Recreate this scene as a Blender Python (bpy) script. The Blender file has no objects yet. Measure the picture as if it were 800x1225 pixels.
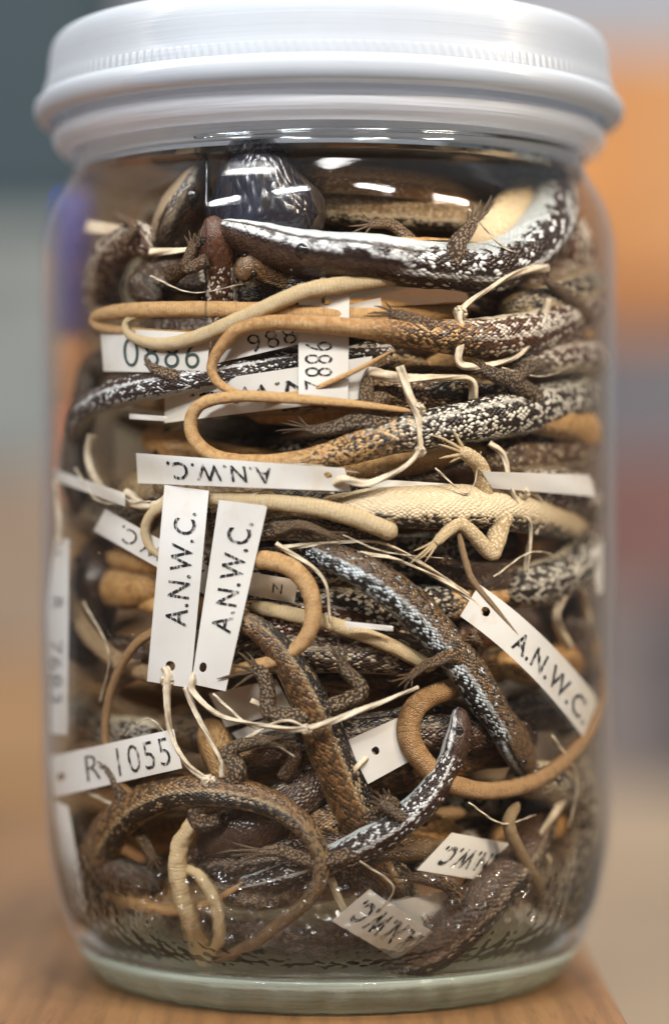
import bpy, bmesh, math, random
from mathutils import Vector, Matrix, noise

SC = bpy.context.scene
COL = SC.collection
S = 0.0001377            # metres per unit (one unit = one photograph pixel at the jar's axis)
D = 3100.0               # camera distance from the jar's axis, in units
EYE = 552.0              # eye height above the table, in units
AX = -6.5                # jar axis x, in units
PI = math.pi

# ---------------------------------------------------------------- camera
cam_d = bpy.data.cameras.new('camera')
cam = bpy.data.objects.new('camera', cam_d); COL.objects.link(cam)
cam.location = (0, -D*S, EYE*S)
cam.rotation_euler = (math.radians(90), 0, 0)
cam_d.sensor_fit = 'VERTICAL'; cam_d.sensor_height = 36; cam_d.sensor_width = 36
cam_d.lens = D/1225*36
cam_d.clip_start = 0.02; cam_d.clip_end = 50
cam_d.dof.use_dof = True
cam_d.dof.focus_distance = (D-285)*S
cam_d.dof.aperture_fstop = 4.6
SC.camera = cam

# ---------------------------------------------------------------- world and lamps
W = bpy.data.worlds.new('World'); SC.world = W; W.use_nodes = True
nt = W.node_tree; bg = nt.nodes['Background']
tc = nt.nodes.new('ShaderNodeTexCoord'); sx = nt.nodes.new('ShaderNodeSeparateXYZ')
rp = nt.nodes.new('ShaderNodeValToRGB')
nt.links.new(tc.outputs['Generated'], sx.inputs[0]); nt.links.new(sx.outputs['Z'], rp.inputs[0])
rp.color_ramp.elements[0].position = 0.3; rp.color_ramp.elements[0].color = (0.22, 0.2, 0.19, 1)
rp.color_ramp.elements[1].position = 0.9; rp.color_ramp.elements[1].color = (0.86, 0.93, 1.0, 1)
nt.links.new(rp.outputs[0], bg.inputs[0]); bg.inputs[1].default_value = 1.0

def area(name, loc, rot, sx_, sy_, e, col=(1, 0.98, 0.95)):
    l = bpy.data.lights.new(name, 'AREA'); l.shape = 'RECTANGLE'; l.size = sx_; l.size_y = sy_
    l.energy = e; l.color = col
    o = bpy.data.objects.new(name, l); COL.objects.link(o); o.location = loc; o.rotation_euler = rot
    return o
def aim(loc, tgt=(0, 0, .08)):
    return (Vector(tgt)-Vector(loc)).to_track_quat('-Z', 'Y').to_euler()
for loc, e, c in (((-.62, -.55, 1.5), 9, (1, .98, .95)), ((.12, -.5, 1.5), 9, (1, .98, .95)), ((.5, -1.3, 1.35), 27, (1, .98, .95)), ((-.45, -1.5, 1.4), 27, (.94, .97, 1)),
                  ((-1.25, -1.3, 1.15), 22, (.94, .97, 1)), ((1.3, -1.0, 1.1), 30, (1, .84, .66)), ((.2, .6, 1.5), 10, (1, .97, .92))):  # side pair in this row added to brighten contents near the jar's edges
    lamp = area('ceiling_and_fill_lamp', loc, aim(loc), .42, .13, e*1.22, c)
    lamp.rotation_euler.rotate_axis('Z', .5*math.sin(loc[0]*9))

SC.view_settings.view_transform = 'Standard'; SC.view_settings.look = 'None'
SC.view_settings.exposure = 0.0; SC.view_settings.gamma = 1
SC.render.engine = 'CYCLES'
cy = SC.cycles
cy.use_denoising = True
cy.max_bounces = 14; cy.transparent_max_bounces = 40; cy.transmission_bounces = 10
cy.glossy_bounces = 5; cy.diffuse_bounces = 4
cy.caustics_reflective = False; cy.caustics_refractive = True
cy.sample_clamp_indirect = 6

# ---------------------------------------------------------------- tagging
def tag(o, label=None, cat=None, group=None, kind=None):
    if label: o['label'] = label
    if cat: o['category'] = cat
    if group: o['group'] = group
    if kind: o['kind'] = kind
    return o

def link(name, verts, faces, mat, parent=None, origin=None, smooth=True, uvs=None, reg=None, mats=None, fm=None):
    """verts in units; links one mesh object."""
    if origin is None:
        if parent is not None: origin = Vector(parent.location)/S
        else:
            n = len(verts)
            origin = Vector((sum(v[0] for v in verts)/n, sum(v[1] for v in verts)/n, min(v[2] for v in verts)))
    me = bpy.data.meshes.new(name)
    me.from_pydata([((v[0]-origin[0])*S, (v[1]-origin[1])*S, (v[2]-origin[2])*S) for v in verts], [], faces)
    if uvs:
        uvl = me.uv_layers.new(name='UVMap')
        for i, (f, fu) in enumerate(zip(me.polygons, uvs)):
            for k, li in enumerate(f.loop_indices): uvl.data[li].uv = fu[k]
    if reg:
        at = me.attributes.new('reg', 'FLOAT_COLOR', 'POINT')
        for i, c in enumerate(reg): at.data[i].color = (c[0], c[1], c[2], 1)
    for m in (mats or [mat]): me.materials.append(m)
    if fm:
        for i, k in enumerate(fm): me.polygons[i].material_index = k
    if smooth:
        for p in me.polygons: p.use_smooth = True
    me.update()
    o = bpy.data.objects.new(name, me); COL.objects.link(o)
    if parent is not None:
        o.parent = parent
        o.location = (origin-Vector(parent.location)/S)*S
    else:
        o.location = Vector(origin)*S
    return o

def empty(name, loc):
    o = bpy.data.objects.new(name, None); COL.objects.link(o); o.location = Vector(loc)*S
    o.empty_display_size = 0.01
    return o

# ---------------------------------------------------------------- jar profile and placing
# (radius, z above table) of the outer glass wall
OUT = [(238, 0), (262, 2), (278, 14), (293, 32), (309, 60), (322, 96), (333, 150), (338.5, 215), (341, 300), (342, 420),
       (342, 600), (342, 760), (341.5, 850), (339, 880), (331, 908), (318, 932), (307, 950), (303, 966), (303, 1030)]
WALL = 5.5
def rout(z):
    if z <= 0: return OUT[0][0]
    for (r0, z0), (r1, z1) in zip(OUT, OUT[1:]):
        if z <= z1:
            t = (z-z0)/(z1-z0) if z1 > z0 else 0
            return r0+(r1-r0)*t
    return OUT[-1][0]
FLOOR = 44.0
def rin(z):
    r = rout(z)-WALL
    if z < FLOOR+70:
        t = max(0, min(1, (z-FLOOR)/70)); t = math.sqrt(1-(1-t)**2)
        r = min(r, (rout(FLOOR+70)-WALL)*(0.72+0.28*t))
    return r

def F(px, py, off):
    """world point (units) seen at pixel px,py, lying off units inside the inner wall, on the near side"""
    y = -300.0
    for _ in range(8):
        k = (D+y)/D
        X = (px-400)*k; Z = (612.5-py)*k+EYE
        R = max(rin(Z)-off, 20)
        d = X-AX
        if abs(d) > R*0.985:
            d = math.copysign(R*0.985, d); X = AX+d
        yn = -math.sqrt(R*R-d*d)
        y = 0.5*y+0.5*yn
    Z = max(Z, FLOOR+min(off, 40)*0.8)
    return Vector((X, y, Z))
def kof(v): return (D+v.y)/D
def G(px, py, y):
    k = (D+y)/D
    return Vector(((px-400)*k, y, (612.5-py)*k+EYE))

# ---------------------------------------------------------------- node helpers
class N:
    def __init__(s, name):
        s.m = bpy.data.materials.new(name); s.m.use_nodes = True
        s.t = s.m.node_tree; s.t.nodes.clear()
        s.out = s.t.nodes.new('ShaderNodeOutputMaterial')
    def n(s, typ, ins=None, **kw):
        x = s.t.nodes.new('ShaderNode'+typ)
        for k, v in kw.items(): setattr(x, k, v)
        if ins:
            for k, v in ins.items(): s.put(x.inputs[k], v)
        return x
    def put(s, inp, v):
        if isinstance(v, bpy.types.NodeSocket): s.t.links.new(v, inp)
        elif isinstance(v, bpy.types.Node): s.t.links.new(v.outputs[0], inp)
        else:
            if isinstance(v, tuple) and len(v) == 3 and inp.type == 'RGBA': v = (*v, 1)
            inp.default_value = v
    def math(s, op, a, b=0.0, c=0.0, clamp=False):
        x = s.n('Math', {0: a, 1: b, 2: c}, operation=op); x.use_clamp = clamp
        return x.outputs[0]
    def ss(s, v, lo, hi):
        x = s.n('MapRange', {'Value': v, 'From Min': lo, 'From Max': hi}, interpolation_type='SMOOTHSTEP')
        return x.outputs[0]
    def mix(s, f, a, b, bt='MIX'):
        x = s.n('Mix', data_type='RGBA', blend_type=bt)
        s.put(x.inputs[0], f); s.put(x.inputs[6], a); s.put(x.inputs[7], b)
        return x.outputs[2]
    def noise(s, scale, detail=3, rough=.5, vec=None, dist=0):
        x = s.n('TexNoise', {'Scale': scale, 'Detail': detail, 'Roughness': rough, 'Distortion': dist})
        if vec is not None: s.put(x.inputs['Vector'], vec)
        return x.outputs[0]
    def bsdf(s, **kw):
        b = s.n('BsdfPrincipled')
        for k, v in kw.items(): s.put(b.inputs[k.replace('_', ' ')], v)
        s.t.links.new(b.outputs[0], s.out.inputs[0]); return b
    def bump(s, h, strength, dist, normal=None):
        x = s.n('Bump', {'Height': h, 'Strength': strength, 'Distance': dist})
        if normal is not None: s.put(x.inputs['Normal'], normal)
        return x.outputs[0]
    def obj(s): return s.n('TexCoord').outputs['Object']

def simple(name, col, rough=.6, nscale=0, var=.15, spec=.4, bumpd=0):
    q = N(name)
    if nscale:
        nz = q.noise(nscale, 5, .6, q.obj())
        c = q.mix(q.ss(nz, .3, .7), tuple(x*(1-var) for x in col), tuple(min(1, x*(1+var)) for x in col))
        b = q.bsdf(Base_Color=c, Roughness=rough, Specular_IOR_Level=spec)
        if bumpd: q.put(b.inputs['Normal'], q.bump(nz, .5, bumpd))
    else: q.bsdf(Base_Color=col, Roughness=rough, Specular_IOR_Level=spec)
    return q.m

# ---------------------------------------------------------------- lizard skin
def skin(name, dorsal, dorsal2, flank, spot, belly, tail, tail2, leg1, leg2, density=.45, stripe=.5, rough=.28,
         k=6.3, dspot=.2, stripecol=None, tailspeck=.3, headtone=None, bandfreq=0.0, backdark=None):
    """scale rows run in the length/angle coordinates of the body, so they shrink along the tail as on the animal"""
    q = N(name)
    uv = q.n('UVMap', uv_map='UVMap').outputs[0]
    sep = q.n('SeparateXYZ', {0: uv}); U, V = sep.outputs[0], sep.outputs[1]
    reg = q.n('Attribute', attribute_name='reg').outputs['Color']
    rs = q.n('SeparateColor', {0: reg}); T, Lg, Hd = rs.outputs[0], rs.outputs[1], rs.outputs[2]
    # diamond lattice, a little irregular
    wn = q.n('SeparateColor', {0: q.n('TexNoise', {'Vector': uv, 'Scale': 1.6, 'Detail': 2.0}).outputs['Color']})
    Uw = q.math('ADD', U, q.math('MULTIPLY', wn.outputs[0], .5)); Vw = q.math('ADD', V, q.math('MULTIPLY', wn.outputs[1], .3))
    a = q.math('MULTIPLY', q.math('ADD', q.math('MULTIPLY', Uw, .8), Vw), k*.75)
    b = q.math('MULTIPLY', q.math('SUBTRACT', q.math('MULTIPLY', Uw, .8), Vw), k*.75)
    vec = q.n('CombineXYZ', {0: a, 1: b}).outputs[0]
    vo = q.n('TexVoronoi', {'Vector': vec, 'Scale': 1.0, 'Randomness': .35}, voronoi_dimensions='2D')
    dist = vo.outputs['Distance']
    vc = q.n('SeparateColor', {0: vo.outputs['Color']}); r1, r2 = vc.outputs[0], vc.outputs[1]
    nlow = q.noise(1.3, 3, .6, uv)           # patches
    nmid = q.noise(4.0, 4, .6, uv)
    nfine = q.noise(17.0, 3, .6, uv)
    av = q.math('ABSOLUTE', V)
    avw = q.math('ADD', av, q.math('MULTIPLY', q.math('SUBTRACT', nmid, .5), .35))
    col = q.mix(q.ss(q.math('ADD', r1, q.math('SUBTRACT', nlow, .5)), .45, .7), dorsal, dorsal2)
    # small dark/pale cells on the back
    dsp = q.math('MULTIPLY', q.ss(r2, 1-dspot-.08, 1-dspot+.02), q.ss(dist, .62, .35))
    col = q.mix(dsp, col, spot)
    if backdark is not None:
        bd = q.math('MULTIPLY', q.ss(q.math('ADD', r2, q.math('MULTIPLY', q.math('SUBTRACT', nmid, .5), 1.2)), .62, .8), q.ss(av, 1.0, .6))
        col = q.mix(bd, col, backdark)
    fl = q.ss(avw, .78, .98)
    fsp = q.math('MULTIPLY', q.ss(q.math('ADD', r1, q.math('MULTIPLY', q.math('SUBTRACT', nlow, .5), 1.3)), 1-density-.05, 1-density+.05),
                 q.ss(dist, .66, .3))
    fcol = q.mix(fsp, flank, spot)
    col = q.mix(fl, col, fcol)
    st = q.math('MULTIPLY', q.ss(q.math('ABSOLUTE', q.math('SUBTRACT', avw, .86)), .16, .07), q.ss(q.math('ADD', r2, nmid), .55, .85))
    col = q.mix(q.math('MULTIPLY', st, stripe), col, stripecol or spot)
    bl = q.ss(q.math('ADD', avw, q.math('MULTIPLY', q.math('SUBTRACT', r1, .5), .5)), 1.85, 2.15)
    bcol = q.mix(q.ss(nmid, .35, .75), belly, tuple(x*.82 for x in belly))
    col = q.mix(bl, col, bcol)
    # head: larger plates with fine dark joints
    hv = q.n('TexVoronoi', {'Vector': uv, 'Scale': 1.9, 'Randomness': .8}, voronoi_dimensions='2D', feature='DISTANCE_TO_EDGE')
    he = q.ss(hv.outputs[0], .09, .0)
    hcol = q.mix(q.ss(nmid, .4, .62), headtone or dorsal, dorsal2)
    hcol = q.mix(q.math('MULTIPLY', q.ss(avw, .95, 1.15), q.ss(avw, 1.75, 1.6)), hcol, flank)
    lipw = q.math('MULTIPLY', q.ss(q.math('ABSOLUTE', q.math('SUBTRACT', avw, 1.5)), .3, .1), q.ss(nlow, .4, .55))
    hcol = q.mix(q.math('MULTIPLY', lipw, .8), hcol, spot)
    hcol = q.mix(q.math('MULTIPLY', he, .6), hcol, tuple(x*.35 for x in flank))
    hcol = q.mix(q.ss(avw, 1.8, 1.95), hcol, belly)
    mouth = q.ss(q.math('ABSOLUTE', q.math('SUBTRACT', av, 1.74)), .045, .02)
    hcol = q.mix(mouth, hcol, (.01, .006, .004))
    col = q.mix(Hd, col, hcol)
    # tail
    tcol = q.mix(q.ss(q.math('ADD', nlow, q.math('MULTIPLY', q.math('SUBTRACT', av, 1.2), .12)), .32, .66), tail, tail2)
    tsp = q.math('MULTIPLY', q.ss(r1, 1-tailspeck, 1-tailspeck+.1), q.ss(q.math('ADD', T, q.math('MULTIPLY', nlow, .35)), 1.15, .75))
    tcol = q.mix(tsp, tcol, tuple(x*.6 for x in flank))
    tcol = q.mix(q.math('MULTIPLY', q.ss(dist, .42, .7), .45), tcol, tuple(x*.35 for x in tail))
    rings = q.ss(q.math('ABSOLUTE', q.math('SUBTRACT', q.math('FRACT', q.math('MULTIPLY', Uw, 2.3)), .5)), .28, .5)
    tcol = q.mix(q.math('MULTIPLY', rings, .25), tcol, tuple(x*.3 for x in tail))
    col = q.mix(q.ss(q.math('ADD', T, q.math('MULTIPLY', q.math('SUBTRACT', r2, .5), .35)), .12, .5), col, tcol)
    # legs: reticulated
    lv = q.n('TexVoronoi', {'Vector': uv, 'Scale': 2.5, 'Randomness': .9}, voronoi_dimensions='2D')
    lcol = q.mix(q.ss(q.math('ADD', lv.outputs['Distance'], q.math('MULTIPLY', nfine, .3)), .36, .52), leg2, leg1)
    col = q.mix(Lg, col, lcol)
    # skin joints slightly darker pigment, small tone wander from scale to scale
    col = q.mix(q.math('MULTIPLY', q.ss(dist, .5, .8), .35), col, q.mix(.6, col, (.01, .008, .006)))
    col = q.mix(q.math('MULTIPLY', q.math('SUBTRACT', nfine, .3), .5, clamp=True), col, q.mix(.5, col, (.0, .0, .0)))
    h = q.math('ADD', q.math('MULTIPLY', q.ss(dist, .75, .05), 1.0), q.math('MULTIPLY', nmid, .6))
    h = q.math('MULTIPLY', h, q.math('SUBTRACT', 1.0, q.math('MULTIPLY', Hd, .6)))
    h = q.math('SUBTRACT', h, q.math('MULTIPLY', q.math('MULTIPLY', rings, T), .45))
    rg = q.math('ADD', q.math('MULTIPLY', nfine, .35), rough-.15)
    bs = q.bsdf(Base_Color=col, Roughness=rg, Specular_IOR_Level=.5)
    bs.inputs['Subsurface Weight'].default_value = 0.0
    q.put(bs.inputs['Normal'], q.bump(h, .5, .0003))
    return q.m

BLK = (.012, .008, .007); DK = (.03, .018, .012); BR = (.10, .055, .026); OL = (.17, .115, .06)
TAN = (.64, .4, .175); TAN2 = (.42, .205, .07); CRM = (.66, .58, .44); WH = (.62, .66, .68); BRTAN = (.36, .2, .08)
SK = {
 'speckled': skin('skin_speckled', (.02, .01, .007), BLK, BLK, (.66, .62, .54), CRM, TAN, TAN2, (.02, .012, .008), (.27, .18, .1), density=.38, dspot=.38, stripe=.5, tailspeck=.45),
 'redspeck': skin('skin_red_brown', (.10, .036, .016), (.045, .017, .01), (.06, .022, .011), (.7, .64, .56), CRM, TAN, TAN2, (.05, .025, .012), (.28, .18, .1), density=.4, dspot=.22, tailspeck=.6),
 'bluebelly': skin('skin_dark_white', (.028, .012, .009), (.045, .019, .011), (.02, .009, .008), (.78, .8, .82), (.5, .54, .56), TAN, TAN2, (.04, .02, .01), (.34, .24, .15), density=.2, dspot=.08, headtone=(.06, .035, .025), stripe=.7),
 'pied': skin('skin_pied', (.13, .075, .036), (.07, .04, .02), (.01, .008, .008), (.6, .68, .74), (.3, .35, .38), TAN, TAN2, (.03, .018, .01), (.3, .17, .07), density=.4, dspot=.25, stripe=.35, headtone=(.12, .07, .035), backdark=(.02, .012, .008)),
 'brown': skin('skin_brown', (.19, .1, .04), (.085, .042, .017), (.014, .01, .008), (.3, .22, .13), (.4, .3, .17), (.3, .19, .095), (.2, .12, .055), (.022, .012, .006), (.28, .18, .09), density=.14, dspot=.15, stripe=.6, stripecol=(.36, .26, .14), tailspeck=.35, backdark=(.05, .03, .016), k=5.6),
 'dark': skin('skin_dark', (.05, .024, .014), (.028, .013, .008), (.018, .012, .01), (.2, .16, .12), (.24, .18, .12), (.16, .1, .05), (.1, .06, .03), (.025, .014, .008), (.2, .11, .045), density=.2, dspot=.1, tailspeck=.3),
 'grey': skin('skin_grey', (.10, .055, .03), (.05, .026, .015), (.032, .018, .012), (.4, .33, .24), (.5, .44, .34), (.3, .2, .1), (.2, .13, .07), (.06, .035, .02), (.3, .2, .1), density=.34, dspot=.2, tailspeck=.4),
 'pale': skin('skin_pale', (.3, .22, .13), (.2, .13, .07), (.02, .013, .012), (.5, .42, .3), (.62, .5, .33), (.62, .48, .29), (.6, .43, .22), (.48, .34, .18), (.74, .62, .42), density=.4, dspot=.2, tailspeck=.05),
 'umber': skin('skin_umber', (.095, .05, .03), (.055, .03, .018), (.03, .018, .013), (.3, .22, .15), (.34, .24, .16), (.2, .12, .06), (.12, .07, .035), (.03, .016, .009), (.24, .14, .06), density=.2, dspot=.12, tailspeck=.3, backdark=(.05, .03, .02)),
 'sleek': skin('skin_sleek', (.02, .023, .038), (.013, .014, .024), (.013, .012, .018), (.05, .045, .045), (.05, .04, .035), TAN, TAN2, (.05, .025, .012), (.3, .18, .08), density=.0, dspot=.0, tailspeck=.1, rough=.2, stripe=.0),
 'ochre': skin('skin_ochre', (.3, .17, .07), (.2, .11, .045), (.09, .045, .018), (.4, .26, .13), (.42, .28, .14), (.34, .19, .075), (.21, .11, .04), (.05, .025, .012), (.3, .18, .08), density=.2, dspot=.1, tailspeck=.1),
 'tan': skin('skin_tan', (.52, .31, .12), (.38, .2, .075), (.2, .1, .035), (.5, .33, .16), (.62, .45, .25), (.58, .355, .155), (.42, .22, .085), (.1, .05, .02), (.4, .24, .1), density=.2, dspot=.1, tailspeck=.1),
}
q = N('eye_dark'); q.bsdf(Base_Color=(.006, .005, .005), Roughness=.12, Specular_IOR_Level=.8); EYEM = q.m
q = N('eye_lid'); q.bsdf(Base_Color=(.3, .2, .12), Roughness=.5); LIDM = q.m

# ---------------------------------------------------------------- spline sampling
def catmull(pts, step):
    """pts: list of tuples of floats; returns densely sampled tuples by arc length of first three"""
    P = [pts[0]]+list(pts)+[pts[-1]]
    P[0] = tuple(2*a-b for a, b in zip(pts[0], pts[1])); P[-1] = tuple(2*a-b for a, b in zip(pts[-1], pts[-2]))
    dense = []
    for i in range(1, len(P)-2):
        p0, p1, p2, p3 = P[i-1], P[i], P[i+1], P[i+2]
        for j in range(14):
            t = j/14
            dense.append(tuple(.5*((2*b)+(-a+c)*t+(2*a-5*b+4*c-d)*t*t+(-a+3*b-3*c+d)*t**3) for a, b, c, d in zip(p0, p1, p2, p3)))
    dense.append(tuple(pts[-1]))
    L = [0]
    for a, b in zip(dense, dense[1:]): L.append(L[-1]+math.dist(a[:3], b[:3]))
    n = max(4, int(L[-1]/step)); res = []; j = 0
    for i in range(n+1):
        s = L[-1]*i/n
        while j < len(L)-2 and L[j+1] < s: j += 1
        t = (s-L[j])/max(1e-9, L[j+1]-L[j])
        res.append(tuple(a+(b-a)*t for a, b in zip(dense[j], dense[j+1])))
    return res, L[-1]

CAMDIR = Vector((0, -1, 0))
class Mesh:
    def __init__(s): s.v = []; s.f = []; s.uv = []; s.reg = []
    def tube(s, ctrs, rads, roll, nseg, flat=1.0, regf=None, u0=0.0, wob=0, capround=True, seed=0, flats=None, hint=None, urate=1.0):
        n = len(ctrs); base = len(s.v)
        U = u0; us = []
        prev = None
        for i in range(n):
            t = (ctrs[min(i+1, n-1)]-ctrs[max(i-1, 0)])
            if t.length < 1e-6: t = Vector((1, 0, 0))
            t.normalize()
            h = hint or CAMDIR
            sdir = h.cross(t)
            if sdir.length < .12 and prev is not None: sdir = prev
            elif sdir.length < 1e-4: sdir = Vector((0, 0, 1))
            sdir = sdir.normalized()
            if prev is not None: sdir = (sdir*.35+prev*.65) if sdir.dot(prev) > -.2 else prev
            sdir = (sdir-t*sdir.dot(t)).normalized(); prev = sdir
            c = t.cross(sdir).normalized()
            if c.dot(h) < 0 and abs(c.dot(h)) > .3: c = -c
            a = roll(i/(n-1)) if callable(roll) else roll
            up = c*math.cos(a)+sdir*math.sin(a)
            side = t.cross(up)
            r = rads[i]
            if i: U += (ctrs[i]-ctrs[i-1]).length/max(.5*(rads[i]+rads[i-1]), 1.2)*urate
            us.append(U)
            fl = flats[i] if flats else flat
            for k in range(nseg):
                ang = -PI+2*PI*k/nseg
                w = 1.0
                if wob: w = 1+wob*noise.noise(Vector((U*.8+seed*7.3, math.cos(ang)*1.3, math.sin(ang)*1.3)))+wob*.5*noise.noise(Vector((U*2.4+seed, math.cos(ang)*3, math.sin(ang)*3)))
                x = math.sin(ang)*r*w; z = math.cos(ang)*r*w*fl
                if z < 0: z *= .88
                s.v.append(ctrs[i]+side*x+up*z)
                s.reg.append(regf(i/(n-1), i) if regf else (0, 0, 0))
        for i in range(n-1):
            for k in range(nseg):
                k2 = (k+1) % nseg
                s.f.append((base+i*nseg+k, base+i*nseg+k2, base+(i+1)*nseg+k2, base+(i+1)*nseg+k))
                a0 = -PI+2*PI*k/nseg; a1 = -PI+2*PI*(k+1)/nseg
                s.uv.append(((us[i], a0), (us[i], a1), (us[i+1], a1), (us[i+1], a0)))
        for e, i in ((0, 0), (1, n-1)):
            ci = len(s.v); s.v.append(ctrs[i].copy()); s.reg.append(s.reg[base+i*nseg])
            for k in range(nseg):
                k2 = (k+1) % nseg
                tri = (base+i*nseg+k2, base+i*nseg+k, ci) if e == 0 else (base+i*nseg+k, base+i*nseg+k2, ci)
                s.f.append(tri); s.uv.append(((us[i], 0.0),)*3)
        return prev

def headshape(t):
    K = [(0, .16), (.02, .42), (.06, .6), (.14, .76), (.3, .89), (.5, .97), (.72, 1.03), (.86, .99), (1.0, .92), (1.3, .86), (1.7, 1.0)]
    for (a, ra), (b, rb) in zip(K, K[1:]):
        if t <= b: return ra+(rb-ra)*(t-a)/(b-a)
    return 1.0

LIZ = []
def lizard(spec, skinname, roll, label, legs=(), headlen=0, tailfrom=.55, cut=False, flat=.84, group=None, pts3=None, eyes=True, seed=None, tlen=1.0, name='lizard', cat='lizard', wob=.07, nseg=26):
    """spec: (px, py, off, r) from snout to tail tip; legs: dicts of pixel points from hip to foot"""
    seed = len(LIZ) if seed is None else seed
    rnd = random.Random(seed*17+5)
    if pts3 is None:
        p3 = []
        for px, py, off, r in spec:
            v = F(px, py, off+r*.9); p3.append((v.x, v.y, v.z, r*kof(v)))
    else: p3 = pts3
    rm = max(p[3] for p in p3)
    smp, L = catmull(p3, max(2.0, min(4.0, rm*.16)))
    n = len(smp)
    C = [Vector(p[:3]) for p in smp]; R = [max(.9, p[3]) for p in smp]
    flats = [flat]*n
    if headlen:
        for i in range(n):
            t = (L*i/(n-1))/headlen
            if t < 1.7:
                R[i] *= headshape(t)
                flats[i] = flat*(.86 if t < .8 else .86+.14*min(1, (t-.8)/.7))
    elif cut:
        for i in range(min(8, n)): R[i] *= (.25, .5, .7, .82, .9, .95, .98, 1)[i]
    for i in range(max(0, n-4), n): R[i] *= (1, .8, .55, .25)[i-(n-4)] if n > 4 else 1
    def regf(t, i):
        s = L*t
        hd = 0
        if headlen: hd = max(0, min(1, (1.05*headlen-s)/(.12*headlen)))
        tl = max(0, min(1, (t-tailfrom)/max(.08, .35*(1-tailfrom)))) if tailfrom < 1 else 0
        if tailfrom < 0: tl = 1
        return (tl, 0, hd)
    M = Mesh()
    rr = math.radians(roll) if not callable(roll) else roll
    M.tube(C, R, rr, nseg, regf=regf, wob=wob, seed=seed, flats=flats)
    for lg in legs:
        lp = []
        for px, py, off, r in lg['p']:
            v = F(px, py, off+r); lp.append((v.x, v.y, v.z, r*kof(v)))
        add_leg(M, lp, rnd, lg.get('toes', 22), lg.get('fan', 1.0), lg.get('n', 5), lg.get('curl', 0))
    o = link(name, M.v, M.f, SK[skinname], uvs=M.uv, reg=M.reg)
    tag(o, label, cat, group)
    if headlen and eyes:
        i = int(n*(headlen*.5)/L); t = (C[min(i+2, n-1)]-C[i-2]).normalized()
        sdir = CAMDIR.cross(t).normalized(); c = t.cross(sdir).normalized()
        if c.dot(CAMDIR) < 0: c = -c
        a = rr if not callable(rr) else rr(0)
        up = c*math.cos(a)+sdir*math.sin(a); side = t.cross(up).normalized()
        for sg in (-1, 1):
            th = math.radians(58)
            d = (side*sg*math.sin(th)+up*math.cos(th)*.75)
            ball(C[i]+d*R[i]*.86, R[i]*.27, EYEM, 'eye', o, LIDM)
    LIZ.append(o)
    return o

def ball(c, r, mat, name, parent, lid=None):
    vs, fs = [], []
    nu, nv = 14, 9
    for j in range(nv+1):
        ph = PI*j/nv
        for i in range(nu):
            th = 2*PI*i/nu
            vs.append(c+Vector((math.sin(ph)*math.cos(th), math.sin(ph)*math.sin(th), math.cos(ph)))*r)
    for j in range(nv):
        for i in range(nu): fs.append((j*nu+i, j*nu+(i+1) % nu, (j+1)*nu+(i+1) % nu, (j+1)*nu+i))
    return link(name, vs, fs, mat, parent)

def add_leg(M, lp, rnd, toelen, fan, ntoe=5, curl=0):
    smp, L = catmull(lp, 2.0)
    C = [Vector(p[:3]) for p in smp]; R = [max(.8, p[3]) for p in smp]
    n = len(C)
    for i in range(max(0, n-3), n): R[i] *= .85
    M.tube(C, R, 0, 14, regf=lambda t, i: (0, 1, 0), wob=.12, seed=rnd.random()*50, flat=.85)
    t = (C[-1]-C[max(0, n-5)]).normalized()
    sd = CAMDIR.cross(t)
    if sd.length < .1: sd = Vector((0, 0, 1))
    sd.normalize()
    lens = [.5, .75, .95, 1.1, .8][:ntoe] if rnd.random() < .5 else [.8, 1.1, .95, .75, .5][:ntoe]
    for j in range(ntoe):
        a = (j-(ntoe-1)/2)/max(1, (ntoe-1)/2)*math.radians(46)*fan+rnd.uniform(-.1, .1)
        d = t*math.cos(a)+sd*math.sin(a)
        ln = toelen*lens[j]*rnd.uniform(.9, 1.1)
        lift = CAMDIR*rnd.uniform(.05, .3)
        p0 = C[-1]-t*R[-1]*1.2+sd*math.sin(a)*R[-1]*.5
        p1 = p0+d*ln*.42+lift*ln*.3
        bend = sd*rnd.uniform(-.25, .25)+t*.1+sd*curl
        p2 = p1+(d+bend*.5).normalized()*ln*.38-lift*ln*.1
        p3 = p2+(d+bend*1.4-CAMDIR*.25).normalized()*ln*.3
        r0 = max(1.5, R[-1]*.42)
        tp = [(*p0, r0), (*p1, r0*.8), (*p1.lerp(p2, .5), r0*.62), (*p2, r0*.62), (*p3, r0*.16)]
        ts, _ = catmull(tp, 1.8)
        M.tube([Vector(p[:3]) for p in ts], [max(.35, p[3]) for p in ts], 0, 8, regf=lambda t, i: (0, 1, 0), wob=.15, seed=j+rnd.random()*9)

# ---------------------------------------------------------------- setting: table, backdrop
def wood(name, c1, c2, c3):
    q = N(name); o = q.obj()
    mp = q.n('Mapping', {0: o}); mp.inputs['Scale'].default_value = (9, .9, 9); mp.inputs['Rotation'].default_value = (0, 0, math.radians(-9))
    nz = q.noise(9, 6, .62, mp.outputs[0], .6)
    fine = q.noise(60, 5, .7, mp.outputs[0])
    w = q.n('TexWave', {'Vector': mp.outputs[0], 'Scale': 7.0, 'Distortion': 5.0, 'Detail': 3.0}).outputs['Fac']
    c = q.mix(q.ss(nz, .35, .68), c1, c2); c = q.mix(q.math('MULTIPLY', q.ss(w, .55, .95), .22), c, c3)
    c = q.mix(q.math('MULTIPLY', q.ss(fine, .5, .75), .55), c, c3)
    b = q.bsdf(Base_Color=c, Roughness=q.math('ADD', q.math('MULTIPLY', fine, .3), .28), Specular_IOR_Level=.4)
    q.put(b.inputs['Normal'], q.bump(fine, .3, .0003)); return q.m
WOOD = wood('table_wood', (.15, .075, .028), (.105, .05, .019), (.04, .019, .007))
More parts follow.
